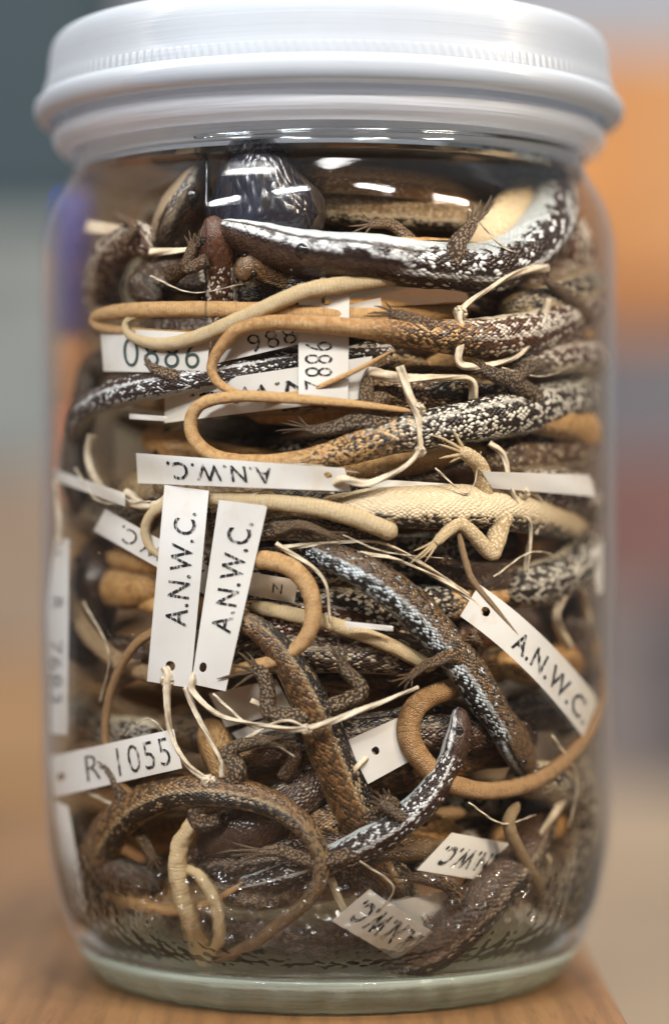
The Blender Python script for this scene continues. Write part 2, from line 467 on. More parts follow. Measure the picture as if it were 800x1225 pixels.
def boxmesh(x0, x1, y0, y1, z0, z1, bev=0):
    bm = bmesh.new(); bmesh.ops.create_cube(bm, size=1)
    for v in bm.verts: v.co = ((x0+x1)/2+v.co.x*(x1-x0), (y0+y1)/2+v.co.y*(y1-y0), (z0+z1)/2+v.co.z*(z1-z0))
    if bev: bmesh.ops.bevel(bm, geom=list(bm.edges), offset=bev, segments=4, profile=.5, affect='EDGES')
    vs = [v.co.copy() for v in bm.verts]; fs = [tuple(v.index for v in f.verts) for f in bm.faces]
    bm.free(); return vs, fs
def box(name, x0, x1, y0, y1, z0, z1, mat, bev=0, parent=None):
    vs, fs = boxmesh(x0, x1, y0, y1, z0, z1, bev)
    return link(name, vs, fs, mat, parent, smooth=False)

vs, fs = [], []
box('table_top', -6000, 318, -2600, 1550, -160, 0, WOOD, 7)['kind'] = 'structure'
box('floor', -14000, 14000, -3000, 16000, -5600, -5500, simple('floor_beige', (.24, .19, .14), .7, 3))['kind'] = 'structure'
box('wall', -14000, 14000, 12000, 12200, -5500, 9000, simple('wall_paint', (.27, .28, .31), .9, 2, .05))['kind'] = 'structure'

def backbox(name, px0, px1, py0, py1, y, depth, col, label, cat, nscale=14, lidcol=None, parts=None):
    a = G(px0, py1, y); b = G(px1, py0, y)
    root = empty(name, ((a.x+b.x)/2, y+depth/2, a.z))
    m = simple(name+'_paint', col, .75, nscale, .2)
    box('body', a.x, b.x, y, y+depth, a.z, b.z, m, 25, root)
    if parts:
        for pn, (u0, u1, v0, v1), c in parts:
            box(pn, a.x+(b.x-a.x)*u0, a.x+(b.x-a.x)*u1, y-30, y-3, b.z+(a.z-b.z)*v1, b.z+(a.z-b.z)*v0, simple(pn+'_'+name, c, .7), 8, root)
    tag(root, label, cat); return root

backbox('cabinet', -500, 140, -330, 275, 8200, 1400, (0.010, 0.025, 0.034), 'dark teal cabinet far behind the jar, out of focus at upper left', 'cabinet',
        parts=[('door', (.04, .48, .03, .97), (0.011, 0.027, 0.037)), ('door', (.52, .96, .03, .97), (0.009, 0.023, 0.031))])
backbox('storage_box', -500, 150, 275, 560, 8200, 1400, (0.114, 0.125, 0.122), 'pale grey storage box out of focus below the dark teal cabinet', 'box',
        parts=[('lid', (-.01, 1.01, -.02, .16), (0.135, 0.146, 0.140))])
backbox('cardboard_box', -500, 160, 560, 800, 7900, 1700, (0.156, 0.114, 0.081), 'brown grey cardboard box out of focus at left below the pale grey one', 'box',
        parts=[('tape', (.45, .6, 0, 1), (0.187, 0.140, 0.099))])
backbox('wooden_crate', -500, 170, 800, 1500, 6900, 1700, (0.187, 0.104, 0.047), 'warm tan wooden crate out of focus at left, lowest, just beyond the table', 'crate',
        parts=[('slat', (0, 1, .04, .2), (0.198, 0.114, 0.052)), ('slat', (0, 1, .3, .46), (0.187, 0.104, 0.047))])
backbox('cardboard_box', 240, 1500, 62, 330, 8000, 1500, (0.29, 0.125, 0.035), 'orange tan cardboard box out of focus at upper right', 'box',
        parts=[('tape', (.42, .5, 0, 1), (0.31, 0.145, 0.05))])
backbox('cardboard_box', 640, 1500, 330, 405, 7900, 1500, (0.218, 0.088, 0.029), 'flat deep orange box under the orange tan cardboard box', 'box',
        parts=[('lid', (-.01, 1.01, -.02, .3), (0.229, 0.094, 0.031))])
backbox('storage_box', 640, 1500, 405, 545, 7950, 1500, (0.083, 0.078, 0.088), 'grey violet storage box out of focus at right, beneath the deep orange box', 'box',
        parts=[('lid', (-.01, 1.01, -.02, .2), (0.094, 0.088, 0.099))])
backbox('storage_box', 640, 1500, 545, 715, 7900, 1500, (0.104, 0.049, 0.042), 'dull red brown storage box out of focus at right, mid height', 'box',
        parts=[('lid', (-.01, 1.01, -.02, .16), (0.114, 0.052, 0.044))])
backbox('storage_box', 640, 800, 715, 960, 7850, 1500, (0.104, 0.086, 0.083), 'mauve grey storage box beneath the dull red brown box', 'box',
        parts=[('lid', (-.01, 1.01, -.02, .16), (0.114, 0.094, 0.091))])
backbox('storage_box', 800, 1500, 715, 985, 7700, 1500, (0.039, 0.036, 0.042), 'dark charcoal storage box at the right edge beside the mauve grey one', 'box',
        parts=[('lid', (-.01, 1.01, -.02, .16), (0.047, 0.042, 0.047))])
backbox('bench', 560, 1600, 970, 2600, 6900, 2400, (0.218, 0.166, 0.114), 'beige bench front out of focus at lower right below the boxes', 'bench',
        parts=[('bench_top', (-.01, 1.01, -.01, .05), (0.239, 0.182, 0.125))])

# blue and orange rod added to imitate colours refracted at the jar's edge
def lathe(profile, cx, cy_, nseg=96, closed=False, ang0=0, rfun=None):
    vs, fs = [], []
    for (r, z) in profile:
        for k in range(nseg):
            a = 2*PI*k/nseg+ang0
            rr = r if rfun is None else rfun(r, z, a)
            vs.append(Vector((cx+rr*math.cos(a), cy_+rr*math.sin(a), z)))
    m = len(profile)
    for i in range(m-1 if not closed else m):
        i2 = (i+1) % m
        for k in range(nseg):
            k2 = (k+1) % nseg
            fs.append((i*nseg+k, i*nseg+k2, i2*nseg+k2, i2*nseg+k))
    return vs, fs
def capped(profile, cx, cy_, nseg=48):
    vs, fs = lathe(profile, cx, cy_, nseg)
    n = len(profile)
    fs.append(tuple(range(nseg))[::-1]); fs.append(tuple((n-1)*nseg+k for k in range(nseg)))
    return vs, fs
mk = empty('edge_tint_rod', (-353, 430, 0))
for nm, z0, z1, r, c in (('tint_shaft', 0, 560, 20, (.2, .13, .07)), ('tint_band', 561, 700, 22, (.85, .2, .08)), ('tint_collar', 701, 790, 23.5, (.7, .32, .16)), ('cap', 791, 985, 25, (.005, .04, .42))):
    v_, f_ = capped([(r*.9, z0), (r, z0+6), (r, z1-12), (r*.8, z1)], -353, 430)
    link(nm, v_, f_, simple('edge_tint_'+nm, c, .4), mk)
tag(mk, 'added rod, blue and orange, imitating colours refracted at the left edge of the jar', 'added rod')

# ---------------------------------------------------------------- the jar
def glassmat(name, tint=(.99, .993, .99), gloss=1.0, ior=1.33, streak=True, bumps=.00009):
    q = N(name)
    o = q.obj()
    fr = q.n('Fresnel', {'IOR': ior}).outputs[0]
    tr = q.n('BsdfTransparent', {'Color': tint})
    nz = q.noise(60, 2, .5, o)
    bp = q.bump(nz, .5, bumps)
    q2 = q.n('BsdfGlossy', {'Color': (1, 1, 1), 'Roughness': .045, 'Normal': bp})
    mx = q.n('MixShader', {0: q.math('MULTIPLY', fr, gloss, clamp=True), 1: tr, 2: q2})
    q.t.links.new(mx.outputs[0], q.out.inputs[0]); return q.m
GLASS = glassmat('jar_glass', gloss=.65)
GLASSI = glassmat('jar_glass_inside', (.99, .99, .985), .08)
# heel: the wall's inner face is pebbled and bends what is seen through it
q = N('jar_glass_pebbled'); o_ = q.obj()
vo = q.n('TexVoronoi', {'Vector': o_, 'Scale': 620.0, 'Randomness': 1.0}, feature='SMOOTH_F1'); vo.inputs['Smoothness'].default_value = .6
nz = q.noise(330, 2, .5, o_)
hh = q.math('ADD', vo.outputs['Distance'], q.math('MULTIPLY', nz, 1.2))
sz = q.n('SeparateXYZ', {0: q.n('NewGeometry').outputs['Position']}).outputs[2]
fade = q.ss(sz, 215*S, 95*S)
bp = q.n('Bump', {'Height': q.math('MULTIPLY', hh, fade), 'Strength': 1.0, 'Distance': .0005}).outputs[0]
bp2 = q.n('Bump', {'Height': q.math('MULTIPLY', hh, fade), 'Strength': 1.0, 'Distance': .0016}).outputs[0]
rf = q.n('BsdfRefraction', {'Color': (.96, .95, .88), 'Roughness': .0, 'IOR': 1.12, 'Normal': bp})
tr = q.n('BsdfTransparent', {'Color': (.98, .98, .97)})
gl = q.n('BsdfGlossy', {'Roughness': .1, 'Normal': bp2})
m1 = q.n('MixShader', {0: .11, 1: rf, 2: gl})
m2 = q.n('MixShader', {0: q.math('MULTIPLY', fade, .62), 1: tr, 2: m1})
q.t.links.new(m2.outputs[0], q.out.inputs[0]); PEB = q.m
# thick base
q = N('jar_glass_base'); o_ = q.obj()
nz = q.noise(220, 3, .6, o_)
bp = q.bump(nz, .8, .0012)
g = q.n('BsdfGlass', {'Color': (.97, .995, .94), 'Roughness': .0, 'IOR': 1.5, 'Normal': bp})
tr = q.n('BsdfTransparent', {'Color': (.95, .98, .93)})
mx = q.n('MixShader', {0: .35, 1: g, 2: tr})
tb = q.n('BsdfTranslucent', {'Color': (.88, .96, .8)}); db = q.n('BsdfDiffuse', {'Color': (.88, .96, .8)}); m3 = q.n('MixShader', {0: .5, 1: tb, 2: db})
mx = q.n('MixShader', {0: q.math('MULTIPLY', q.noise(3, 3, .6, q.n('Mapping', {0: o_, 3: (9, 9, 320)}).outputs[0]), .6), 1: mx, 2: m3}); q.t.links.new(mx.outputs[0], q.out.inputs[0]); GBASE = q.m  # streaky pale green diffuse stands in for light glowing through the thick base

jar = empty('glass_jar', (AX, 0, 0))
def sm(prof, step=7):
    r, _ = catmull([(a, 0.0, b) for a, b in prof], step)
    return [(p[0], p[2]) for p in r]
zc = FLOOR+2
outp = [p for p in sm(OUT) if p[1] >= zc]
NS = 160
inner = [(rin(p[1]), p[1]) for p in outp]
prof = [(inner[0][0], zc)]+[(rout(zc), zc)]+outp[1:]+[(303, 1030), (296, 1034)]+[(r, z) for r, z in inner[::-1][:-1]]
vs, fs = lathe(prof, AX, 0, NS, closed=True)
fm = []
no = 2+len(outp)-1+2
for i in range(len(prof)):
    zz = (prof[i][1]+prof[(i+1) % len(prof)][1])/2
    mi = 0 if i < no-1 else (2 if zz < 225 else 1)
    fm += [mi]*NS
wall = link('jar_wall', vs, fs, GLASS, jar, mats=[GLASS, GLASSI, PEB], fm=fm)
def wavy(r, z, a): return r*(1+.006*math.sin(a*31+2*math.sin(a*5))+.005*math.sin(a*53+1)) if z < 26 else r
bp_ = [(0.5, 9), (215, 9), (232, 3), (246, 0.5), (262, 2.5), (275, 10), (283, 20), (292, 31), (rout(zc-3), zc-3), (rin(zc)+2, zc-3), (200, zc-6), (90, zc), (.5, zc+3)]
vs, fs = lathe(bp_, AX, 0, 240, rfun=wavy)
link('jar_base', vs, fs, GBASE, jar)
# vertical mould seam, a fine ridge of glass down the wall
for xs in (245,):
    cts = []
    for i in range(60):
        py = 186+i*3.3
        k = .89; X = (xs-400)*k; Z = (612.5-py)*k+EYE; R = rout(Z)+.3
        cts.append(Vector((X, -math.sqrt(max(1, R*R-(X-AX)**2)), Z)))
    M = Mesh(); M.tube(cts, [1.1]*60, 0, 8, wob=.35)
    link('mould_seam', M.v, M.f, glassmat('seam_glass', (.7, .7, .72), .5, 1.4), jar)
# thread bead on the neck
def threadpath(z0, turns, r):
    c = []
    for i in range(int(turns*90)+1):
        a = 2*PI*i/90
        c.append(Vector((AX+r*math.cos(a-PI/2-.5), r*math.sin(a-PI/2-.5), z0+a/(2*PI)*26)))
    return c
tag(jar, 'large clear glass specimen jar packed with preserved lizards and paper tags', 'jar')

# fluid
q = N('fluid_side'); tr = q.n('BsdfTransparent', {'Color': (.998, .996, .99)}); q.t.links.new(tr.outputs[0], q.out.inputs[0]); va = q.n('VolumeAbsorption', {'Color': (.86, .74, .55), 'Density': 27.0}); q.t.links.new(va.outputs[0], q.out.inputs['Volume']); FS = q.m
q = N('fluid_top'); o_ = q.obj()
nz = q.noise(90, 3, .6, o_)
gl = q.n('BsdfGlossy', {'Color': (1, .97, .9), 'Roughness': .07, 'Normal': q.bump(nz, .5, .0004)}); tr = q.n('BsdfTransparent', {'Color': (1, .93, .8)})
mx = q.n('MixShader', {0: .42, 1: tr, 2: gl}); va = q.n('VolumeAbsorption', {'Color': (.86, .74, .55), 'Density': 27.0}); q.t.links.new(va.outputs[0], q.out.inputs['Volume'])
q.t.links.new(mx.outputs[0], q.out.inputs[0]); FT = q.m
ztop = 946
fp = [(.5, FLOOR+6), (rin(FLOOR+8)-3, FLOOR+6)]+[(rin(z)-1.2, z) for z in range(60, ztop-3, 12)]+[(rin(ztop)-1.2, ztop+5), (rin(ztop)-5, ztop+1), (rin(ztop)-14, ztop), (.5, ztop)]
vs, fs = lathe(fp, AX, 0, 96)
fm = []
for i in range(len(fp)-1): fm += [1 if i >= len(fp)-4 else 0]*96
fs.append(tuple(range(96))[::-1]); fs.append(tuple((len(fp)-1)*96+k for k in range(96))); fm += [0, 1]
fl = link('preserving_fluid', vs, fs, FS, mats=[FS, FT], fm=fm)
tag(fl, 'pale straw coloured preserving fluid filling the jar up to its neck', 'liquid', kind='stuff')

# ---------------------------------------------------------------- lid
def plastic(name, col, transp=.0, streak=0.5):
    q = N(name); o = q.obj()
    mp = q.n('Mapping', {0: o}); mp.inputs['Scale'].default_value = (4, 4, 260)
    nz = q.noise(6, 4, .6, mp.outputs[0]); n2 = q.noise(45, 3, .6, o)
    bp = q.bump(nz, streak, .0003)
    c = q.mix(q.ss(n2, .35, .7), col, tuple(x*.93 for x in col))
    df = q.n('BsdfDiffuse', {'Color': c, 'Normal': bp}); tl = q.n('BsdfTranslucent', {'Color': col, 'Normal': bp})
    gl = q.n('BsdfGlossy', {'Roughness': .42, 'Normal': bp, 'Color': (1, 1, 1)})
    m1 = q.n('MixShader', {0: .5, 1: df, 2: tl})
    fr = q.n('Fresnel', {'IOR': 1.45, 'Normal': bp}).outputs[0]
    m2 = q.n('MixShader', {0: q.math('MULTIPLY', fr, .28), 1: m1, 2: gl})
    last = m2
    if transp:
        tr = q.n('BsdfTransparent', {'Color': (.97, .98, 1)})
        last = q.n('MixShader', {0: transp, 1: m2, 2: tr})
    q.t.links.new(last.outputs[0], q.out.inputs[0]); return q.m
LIDP = plastic('lid_plastic', (.44, .472, .515), 0, .14); RINGP = plastic('neck_sheen_plastic', (.88, .9, .94), .42, 1.0); LINP = plastic('sheen_skirt_plastic', (.93, .94, .96), .06, .8)
lid = empty('jar_lid', (AX, 0, 974))
lp = [(.5, 1123), (250, 1122), (296, 1120), (314, 1116), (324, 1109), (329, 1100), (331.5, 1088), (333, 1074), (334.5, 1062), (336, 1056)]
vs, fs = lathe(sm(lp, 5), AX, 0, 200); link('lid_top', vs, fs, LIDP, lid)
kb = [(336, 1056.3), (337.2, 1053), (338, 1047), (339, 1042.5)]
nk = 200
vs, fs = lathe(kb, AX, 0, nk*4, rfun=lambda r, z, a: r+(.7*math.cos(a*nk) if 1043 < z < 1056 else 0))
link('knurled_band', vs, fs, LIDP, lid)
lp = [(339.3, 1042.2), (343, 1039), (347.5, 1035), (349.5, 1029), (349.5, 1022), (347, 1016), (342, 1012), (335, 1010.5), (329, 1012), (327, 1020), (327, 1060)]
vs, fs = lathe(sm(lp, 3), AX, 0, 200); link('lid_lip', vs, fs, LIDP, lid)
lp = [(317, 1030), (317.5, 1008), (321, 1005), (325.5, 1001), (328, 995), (327, 988), (324, 983), (318, 978), (311, 975.5), (307, 975.5), (306, 980), (305.5, 1030)]
vs, fs = lathe(sm(lp, 3), AX, 0, 200); link('neck_sheen_ring', vs, fs, RINGP, lid)  # white ring added for the milky reflections in the clear glass neck
vs, fs = lathe([(291, 1100), (292, 1060), (292, 962), (289, 958), (286, 962), (286, 1050)], AX, 0, 160); link('neck_sheen_skirt', vs, fs, LINP, lid)  # added white skirt, whitens the neck glass in place of thread reflections
tag(lid, 'translucent white plastic screw lid closing the top of the jar', 'lid')
M = Mesh()
c = threadpath(962, .9, 304.5); M.tube(c, [3.0]*len(c), 0, 10, hint=Vector((0, 0, 1)))
link('thread_bead', M.v, M.f, glassmat('bead_glass', (.8, .84, .88), 2.5, 1.5), jar)

# ---------------------------------------------------------------- paper tags
q = N('tag_paper'); o_ = q.obj()
nz = q.noise(260, 5, .6, o_); nb = q.noise(60, 3, .5, o_)
c = q.mix(q.ss(nb, .35, .7), (.77, .76, .75), (.7, .66, .6)); c = q.mix(q.math('MULTIPLY', q.ss(q.noise(140, 2, .5, o_, 1.5), .56, .72), .4), c, (.66, .57, .45)); c = q.mix(q.math('MULTIPLY', q.ss(nz, .6, .8), .25), c, (.5, .42, .32))
df = q.n('BsdfDiffuse', {'Color': c}); tl = q.n('BsdfTranslucent', {'Color': c}); gl = q.n('BsdfGlossy', {'Roughness': .35})
q.put(df.inputs['Normal'], q.bump(nz, .3, .0001))
m1 = q.n('MixShader', {0: .25, 1: df, 2: tl}); m2 = q.n('MixShader', {0: .04, 1: m1, 2: gl}); q.t.links.new(m2.outputs[0], q.out.inputs[0]); PAPER = q.m
q = N('tag_paper_stained'); o_ = q.obj()
nb = q.noise(80, 4, .6, o_); nz = q.noise(300, 4, .6, o_)
c = q.mix(q.ss(nb, .3, .7), (.70, .61, .50), (.58, .47, .36)); q.bsdf(Base_Color=q.mix(q.math('MULTIPLY', q.ss(nz, .55, .8), .3), c, (.35, .25, .16)), Roughness=.6); PAPER2 = q.m
q = N('ink'); o_ = q.obj()
mp = q.n('Mapping', {0: o_}); mp.inputs['Scale'].default_value = (1, 1, .35); mp.inputs['Rotation'].default_value = (0, .5, 0)
nz = q.noise(2300, 3, .7, mp.outputs[0])
df = q.n('BsdfDiffuse', {'Color': (.02, .02, .022)}); tr = q.n('BsdfTransparent')
mx = q.n('MixShader', {0: q.math('MULTIPLY', q.ss(nz, .46, .6), .8), 1: df, 2: tr}); q.t.links.new(mx.outputs[0], q.out.inputs[0]); INK = q.m
q = N('ink_green'); df = q.n('BsdfDiffuse', {'Color': (.05, .075, .07)}); q.t.links.new(df.outputs[0], q.out.inputs[0]); INKG = q.m

def text_mesh(s, weight=0.0):
    cu = bpy.data.curves.new('lettering', 'FONT'); cu.body = s; cu.offset = weight; cu.resolution_u = 4; cu.space_character = 1.12
    o = bpy.data.objects.new('lettering_source', cu); COL.objects.link(o)
    bpy.context.view_layer.update()
    me = bpy.data.meshes.new_from_object(o.evaluated_get(bpy.context.evaluated_depsgraph_get()))
    vs = [v.co.copy() for v in me.vertices]; fs = [tuple(p.vertices) for p in me.polygons]
    bpy.data.objects.remove(o); bpy.data.curves.remove(cu); bpy.data.meshes.remove(me)
    # cut long faces so lettering follows the curve of the paper
    bm = bmesh.new(); bv = [bm.verts.new(v) for v in vs]
    for f in fs:
        try: bm.faces.new([bv[i] for i in f])
        except ValueError: pass
    x0, x1 = min(v.x for v in vs), max(v.x for v in vs); y0, y1 = min(v.y for v in vs), max(v.y for v in vs)
    nc = 14
    for i in range(1, nc):
        x = x0+(x1-x0)*i/nc
        bmesh.ops.bisect_plane(bm, geom=list(bm.verts)+list(bm.edges)+list(bm.faces), plane_co=(x, 0, 0), plane_no=(1, 0, 0))
    bm.verts.index_update()
    out = ([((v.co.x-x0)/(x1-x0), (v.co.y-y0)/(y1-y0)) for v in bm.verts], [tuple(v.index for v in f.verts) for f in bm.faces])
    bm.free(); return out

def paper_tag(corners, offs, label, text=None, tu=(.3, .9), tv=(.25, .75), hole=None, bow=0.0, weight=0.0, mat=None, ink=None, dark=None, bowpx=(0, 0), twist=0):
    """corners TL,TR,BR,BL in the reading direction of its lettering, as pixels; offs: depth behind the inner wall at each corner (or one value)"""
    if not isinstance(offs, (tuple, list)): offs = (offs,)*4
    lu0 = math.dist(corners[0], corners[1])
    def Sf(u, v, lift=0):
        w = ((1-u)*v, u*v, u*(1-v), (1-u)*(1-v))      # v=1 top
        px = sum(c[0]*k for c, k in zip(corners, w))+bowpx[0]*4*u*(1-u)
        py = sum(c[1]*k for c, k in zip(corners, w))+bowpx[1]*4*u*(1-u)
        of = sum(o*k for o, k in zip(offs, w))+bow*4*u*(1-u)+twist*(u-.5)*(v-.5)*4+1.2*math.sin(u*7+corners[0][0])
        of += .035*lu0*abs(2*u-1)**3*(.5+.5*math.sin(corners[0][1]*3.1+(u > .5)*2))+.02*lu0*math.sin(v*3+u*4+corners[1][0])*(u-.4)
        return F(px, py, max(1.5, of)-lift)
    lu = math.dist(corners[0], corners[1]); lv = math.dist(corners[1], corners[2])
    nu = max(8, int(lu/4)); nv = max(6, int(lv/4))
    hc = None
    if hole: hc = (hole[0], hole[1]); hr = hole[2] if len(hole) > 2 else 5.5
    idx = {}; vs = []; 
    def pos(i, j):
        u, v = i/nu, j/nv
        if hc:
            dx = (u-hc[0])*lu; dy = (v-hc[1])*lv; d = math.hypot(dx, dy)
            if hr-3.2 < d < hr+3.0:
                u = hc[0]+dx/d*hr/lu; v = hc[1]+dy/d*hr/lv
        return u, v
    def inside(i, j):
        if not hc: return False
        cu_, cv_ = (i+.5)/nu, (j+.5)/nv
        return math.hypot((cu_-hc[0])*lu, (cv_-hc[1])*lv) < hr
    quads = [(i, j) for i in range(nu) for j in range(nv) if not inside(i, j)]
    fs = []
    for side in (0, 1):
        for i in range(nu+1):
            for j in range(nv+1):
                idx[(side, i, j)] = len(vs); u, v = pos(i, j); vs.append(Sf(u, v, 0 if side == 0 else -1.8))
    for i, j in quads:
        a = [idx[(0, i, j)], idx[(0, i+1, j)], idx[(0, i+1, j+1)], idx[(0, i, j+1)]]; fs.append(a)
        b = [idx[(1, i, j)], idx[(1, i, j+1)], idx[(1, i+1, j+1)], idx[(1, i+1, j)]]; fs.append(b)
    qs = set(quads)
    for i, j in quads:
        for (di, dj, e0, e1) in ((0, -1, (i, j), (i+1, j)), (1, 0, (i+1, j), (i+1, j+1)), (0, 1, (i+1, j+1), (i, j+1)), (-1, 0, (i, j+1), (i, j))):
            if (i+di, j+dj) not in qs: fs.append([idx[(0, *e1)], idx[(0, *e0)], idx[(1, *e0)], idx[(1, *e1)]])
    used = sorted({i for f in fs for i in f}); mp_ = {o: n for n, o in enumerate(used)}
    vs = [vs[i] for i in used]; fs = [tuple(mp_[i] for i in f) for f in fs]
    o = link('paper_tag', vs, fs, mat or PAPER, smooth=False)
    tag(o, label, 'tag')
    if text:
        for piece in (text if isinstance(text, list) else [(text, tu, tv)]):
            tx, tu_, tv_ = piece
            tvs, tfs = text_mesh(tx, weight)
            vv = [Sf(tu_[0]+(tu_[1]-tu_[0])*x, tv_[0]+(tv_[1]-tv_[0])*y, .8) for x, y in tvs]
            link('lettering', vv, tfs, ink or INK, o, smooth=False)
    return o

def rot180(c): return (c[2], c[3], c[0], c[1])
A = 'A.N.W.C.'
paper_tag(((120, 392), (252, 399), (247, 447), (124, 444)), (12, 20, 20, 12), 'white paper tag reading 0886 at left below the tan tail loops', '0886', (.2, .92), (.12, .8), weight=-.012, ink=INKG)
paper_tag(((250, 402), (455, 356), (460, 388), (262, 434)), (22, 44, 44, 24), 'slanting white paper tag reading 9886 under the tan tail, across the upright one', '9886', (.2, .58), (.08, .72), weight=-.012)
paper_tag(((418, 346), (416, 479), (357, 479), (357, 346)), (34, 20, 20, 34), 'upright white paper tag reading 9882 with a punched hole', '9882', (.47, .9), (.12, .68), hole=(.1, .55, 6), weight=-.014)
paper_tag(rot180(((197, 463), (445, 426), (442, 476), (197, 506))), 28, 'cream paper tag with upside down letters behind the two tail loops', A, (.12, .88), (.3, .72), weight=.012)
paper_tag(rot180(((163, 542), (412, 560), (420, 588), (165, 578))), (8, 8, 7, 7), 'cream paper tag with upside down letters, lying level above the two upright ones', A, (.36, .86), (.2, .82), hole=(.09, .35, 5), weight=.012, bow=-2)
paper_tag(((176, 815), (197, 580), (250, 587), (228, 823)), 3, 'white upright paper tag reading upward, left one of the front pair', A, (.3, .88), (.22, .72), hole=(.095, .5, 6), weight=.008)
paper_tag(((229, 818), (262, 598), (320, 605), (270, 827)), 9, 'white paper tag reading upward and leaning right, right one of the front pair', A, (.3, .9), (.2, .72), hole=(.1, .75, 6), weight=.008)
paper_tag(rot180(((126, 609), (262, 684), (246, 712), (112, 635))), 22, 'cream paper tag slanting down behind the left end of a pale tail loop', A, (.1, .82), (.2, .8), weight=.0)
paper_tag(((83, 645), (81, 880), (55, 877), (57, 645)), 3, 'narrow white paper tag standing along the left edge of the jar', [('R', (.3, .36), (.2, .7)), ('7683', (.52, .84), (.15, .7))], weight=-.01, hole=(.07, .5, 3))
paper_tag(((60, 905), (208, 872), (218, 919), (64, 954)), (2, 8, 8, 2), 'white paper tag at lower left reading R 1055', [('R', (.27, .38), (.2, .82)), ('1055', (.52, .93), (.15, .85))], hole=(.07, .45, 5), weight=-.008)
paper_tag(((573, 699), (716, 838), (697, 882), (550, 737)), 5, 'white paper tag slanting down at right, its letters reading downhill', A, (.36, .97), (.2, .72), hole=(.12, .5, 6), bow=-2, weight=.015, bowpx=(4, -8))
paper_tag(((414, 886), (486, 854), (500, 905), (440, 938)), 34, 'blank white paper tag with a punched hole beside the dark small lizard', hole=(.35, .55, 5))
paper_tag(rot180(((442, 1064), (526, 1120), (484, 1154), (396, 1102))), (20, 18, 18, 20), 'cream paper tag at the bottom, nearest the dark lizard lying on the floor', A, (.12, .92), (.2, .8), weight=.03)
paper_tag(((462, 1080), (536, 1066), (545, 1118), (500, 1138)), 34, 'pale paper tag end showing behind the cream one at the bottom', A, (.4, .95), (.2, .6), weight=.02)
paper_tag(rot180(((540, 996), (626, 1012), (604, 1058), (498, 1041))), (36, 36, 36, 36), 'cream paper tag at lower right above the dark brown lizard', A, (.12, .9), (.3, .8), weight=.03)
paper_tag(((58, 955), (82, 965), (106, 1100), (80, 1095)), 4, 'narrow pale strip of paper tag down the lower left edge')
paper_tag(rot180(((300, 1000), (410, 955), (425, 985), (275, 1056))), 66, 'pale paper tag half hidden under the coiled brown tail', A, (.1, .9), (.25, .8), weight=.008)
paper_tag(((298, 684), (357, 694), (352, 722), (298, 712)), 60, 'beige paper tag partly hidden behind the leaning white one', 'N', (.5, .7), (.3, .7), mat=PAPER2)
paper_tag(((413, 743), (470, 749), (470, 755), (413, 750)), 14, 'thin edge of a white paper tag seen beside the speckled lizard', mat=PAPER)
paper_tag(((155, 495), (200, 498), (200, 504), (155, 501)), 20, 'thin edge of a white paper tag left of the upside down cream one')
paper_tag(((576, 564), (705, 568), (712, 594), (588, 584)), (6, 4, 4, 12), 'pale paper tag curling at right above the hind foot of the pale lizard')
paper_tag(((430, 572), (560, 580), (558, 590), (440, 583)), 40, 'thin white paper tag lying along the top of the pale lizard')
paper_tag(((270, 880), (340, 850), (400, 900), (380, 925)), 80, 'creased pale paper tag behind the strings below the front pair', mat=PAPER)
paper_tag(((250, 830), (330, 812), (350, 850), (270, 870)), 75, 'pale paper tag behind the knotted string in the middle')
paper_tag(((60, 560), (150, 590), (150, 606), (58, 572)), 10, 'curled white paper strip at the left edge above the slanting cream tag')
paper_tag(((96, 262), (150, 270), (148, 282), (96, 276)), 40, 'small buff paper tag at upper left inside the shoulder', mat=PAPER2)
paper_tag(((705, 660), (735, 640), (735, 700), (715, 712)), 12, 'small pale paper tag at the right edge of the jar')

# ---------------------------------------------------------------- strings
q = N('cotton_string')
uv = q.n('UVMap', uv_map='UVMap').outputs[0]; sp = q.n('SeparateXYZ', {0: uv})
w = q.math('SINE', q.math('ADD', q.math('MULTIPLY', sp.outputs[1], 3.0), q.math('MULTIPLY', sp.outputs[0], .35)))
nz = q.noise(900, 4, .6, q.obj())
c = q.mix(q.ss(nz, .35, .7), (.64, .55, .42), (.5, .4, .28))
c = q.mix(q.math('MULTIPLY', q.ss(w, .2, .95), .3), c, (.36, .29, .2))
b = q.bsdf(Base_Color=c, Roughness=.6); q.put(b.inputs['Normal'], q.bump(q.math('ADD', w, nz), .6, .00025)); STR = q.m
def string(pts, r, label, knots=()):
    p3 = []
    for p in pts:
        v = F(p[0], p[1], p[2]+r); p3.append((*v, r*kof(v)*(p[3] if len(p) > 3 else 1)))
    smp, L = catmull(p3, 2.2); M = Mesh()
    M.tube([Vector(p[:3]) for p in smp], [max(.6, p[3]) for p in smp], lambda t: t*L/60, 10, flat=.6, wob=.12, seed=len(pts)+pts[0][0])
    for kx, ky, ko, kr in knots:
        c0 = F(kx, ky, ko+kr)
        for a in range(3):
            ring = []
            ax1 = Vector((math.cos(a*1.1), -.3, math.sin(a*1.1))).normalized(); ax2 = ax1.cross(Vector((.2, 1, .3))).normalized()
            for i in range(13):
                th = 2*PI*i/12; ring.append(c0+ax1*math.cos(th)*kr*.8+ax2*math.sin(th)*kr*.5)
            M.tube(ring, [kr*.42]*13, 0, 8, wob=.2, seed=a)
    o = link('tie_string', M.v, M.f, STR, uvs=M.uv)
    tag(o, label, 'string'); return o

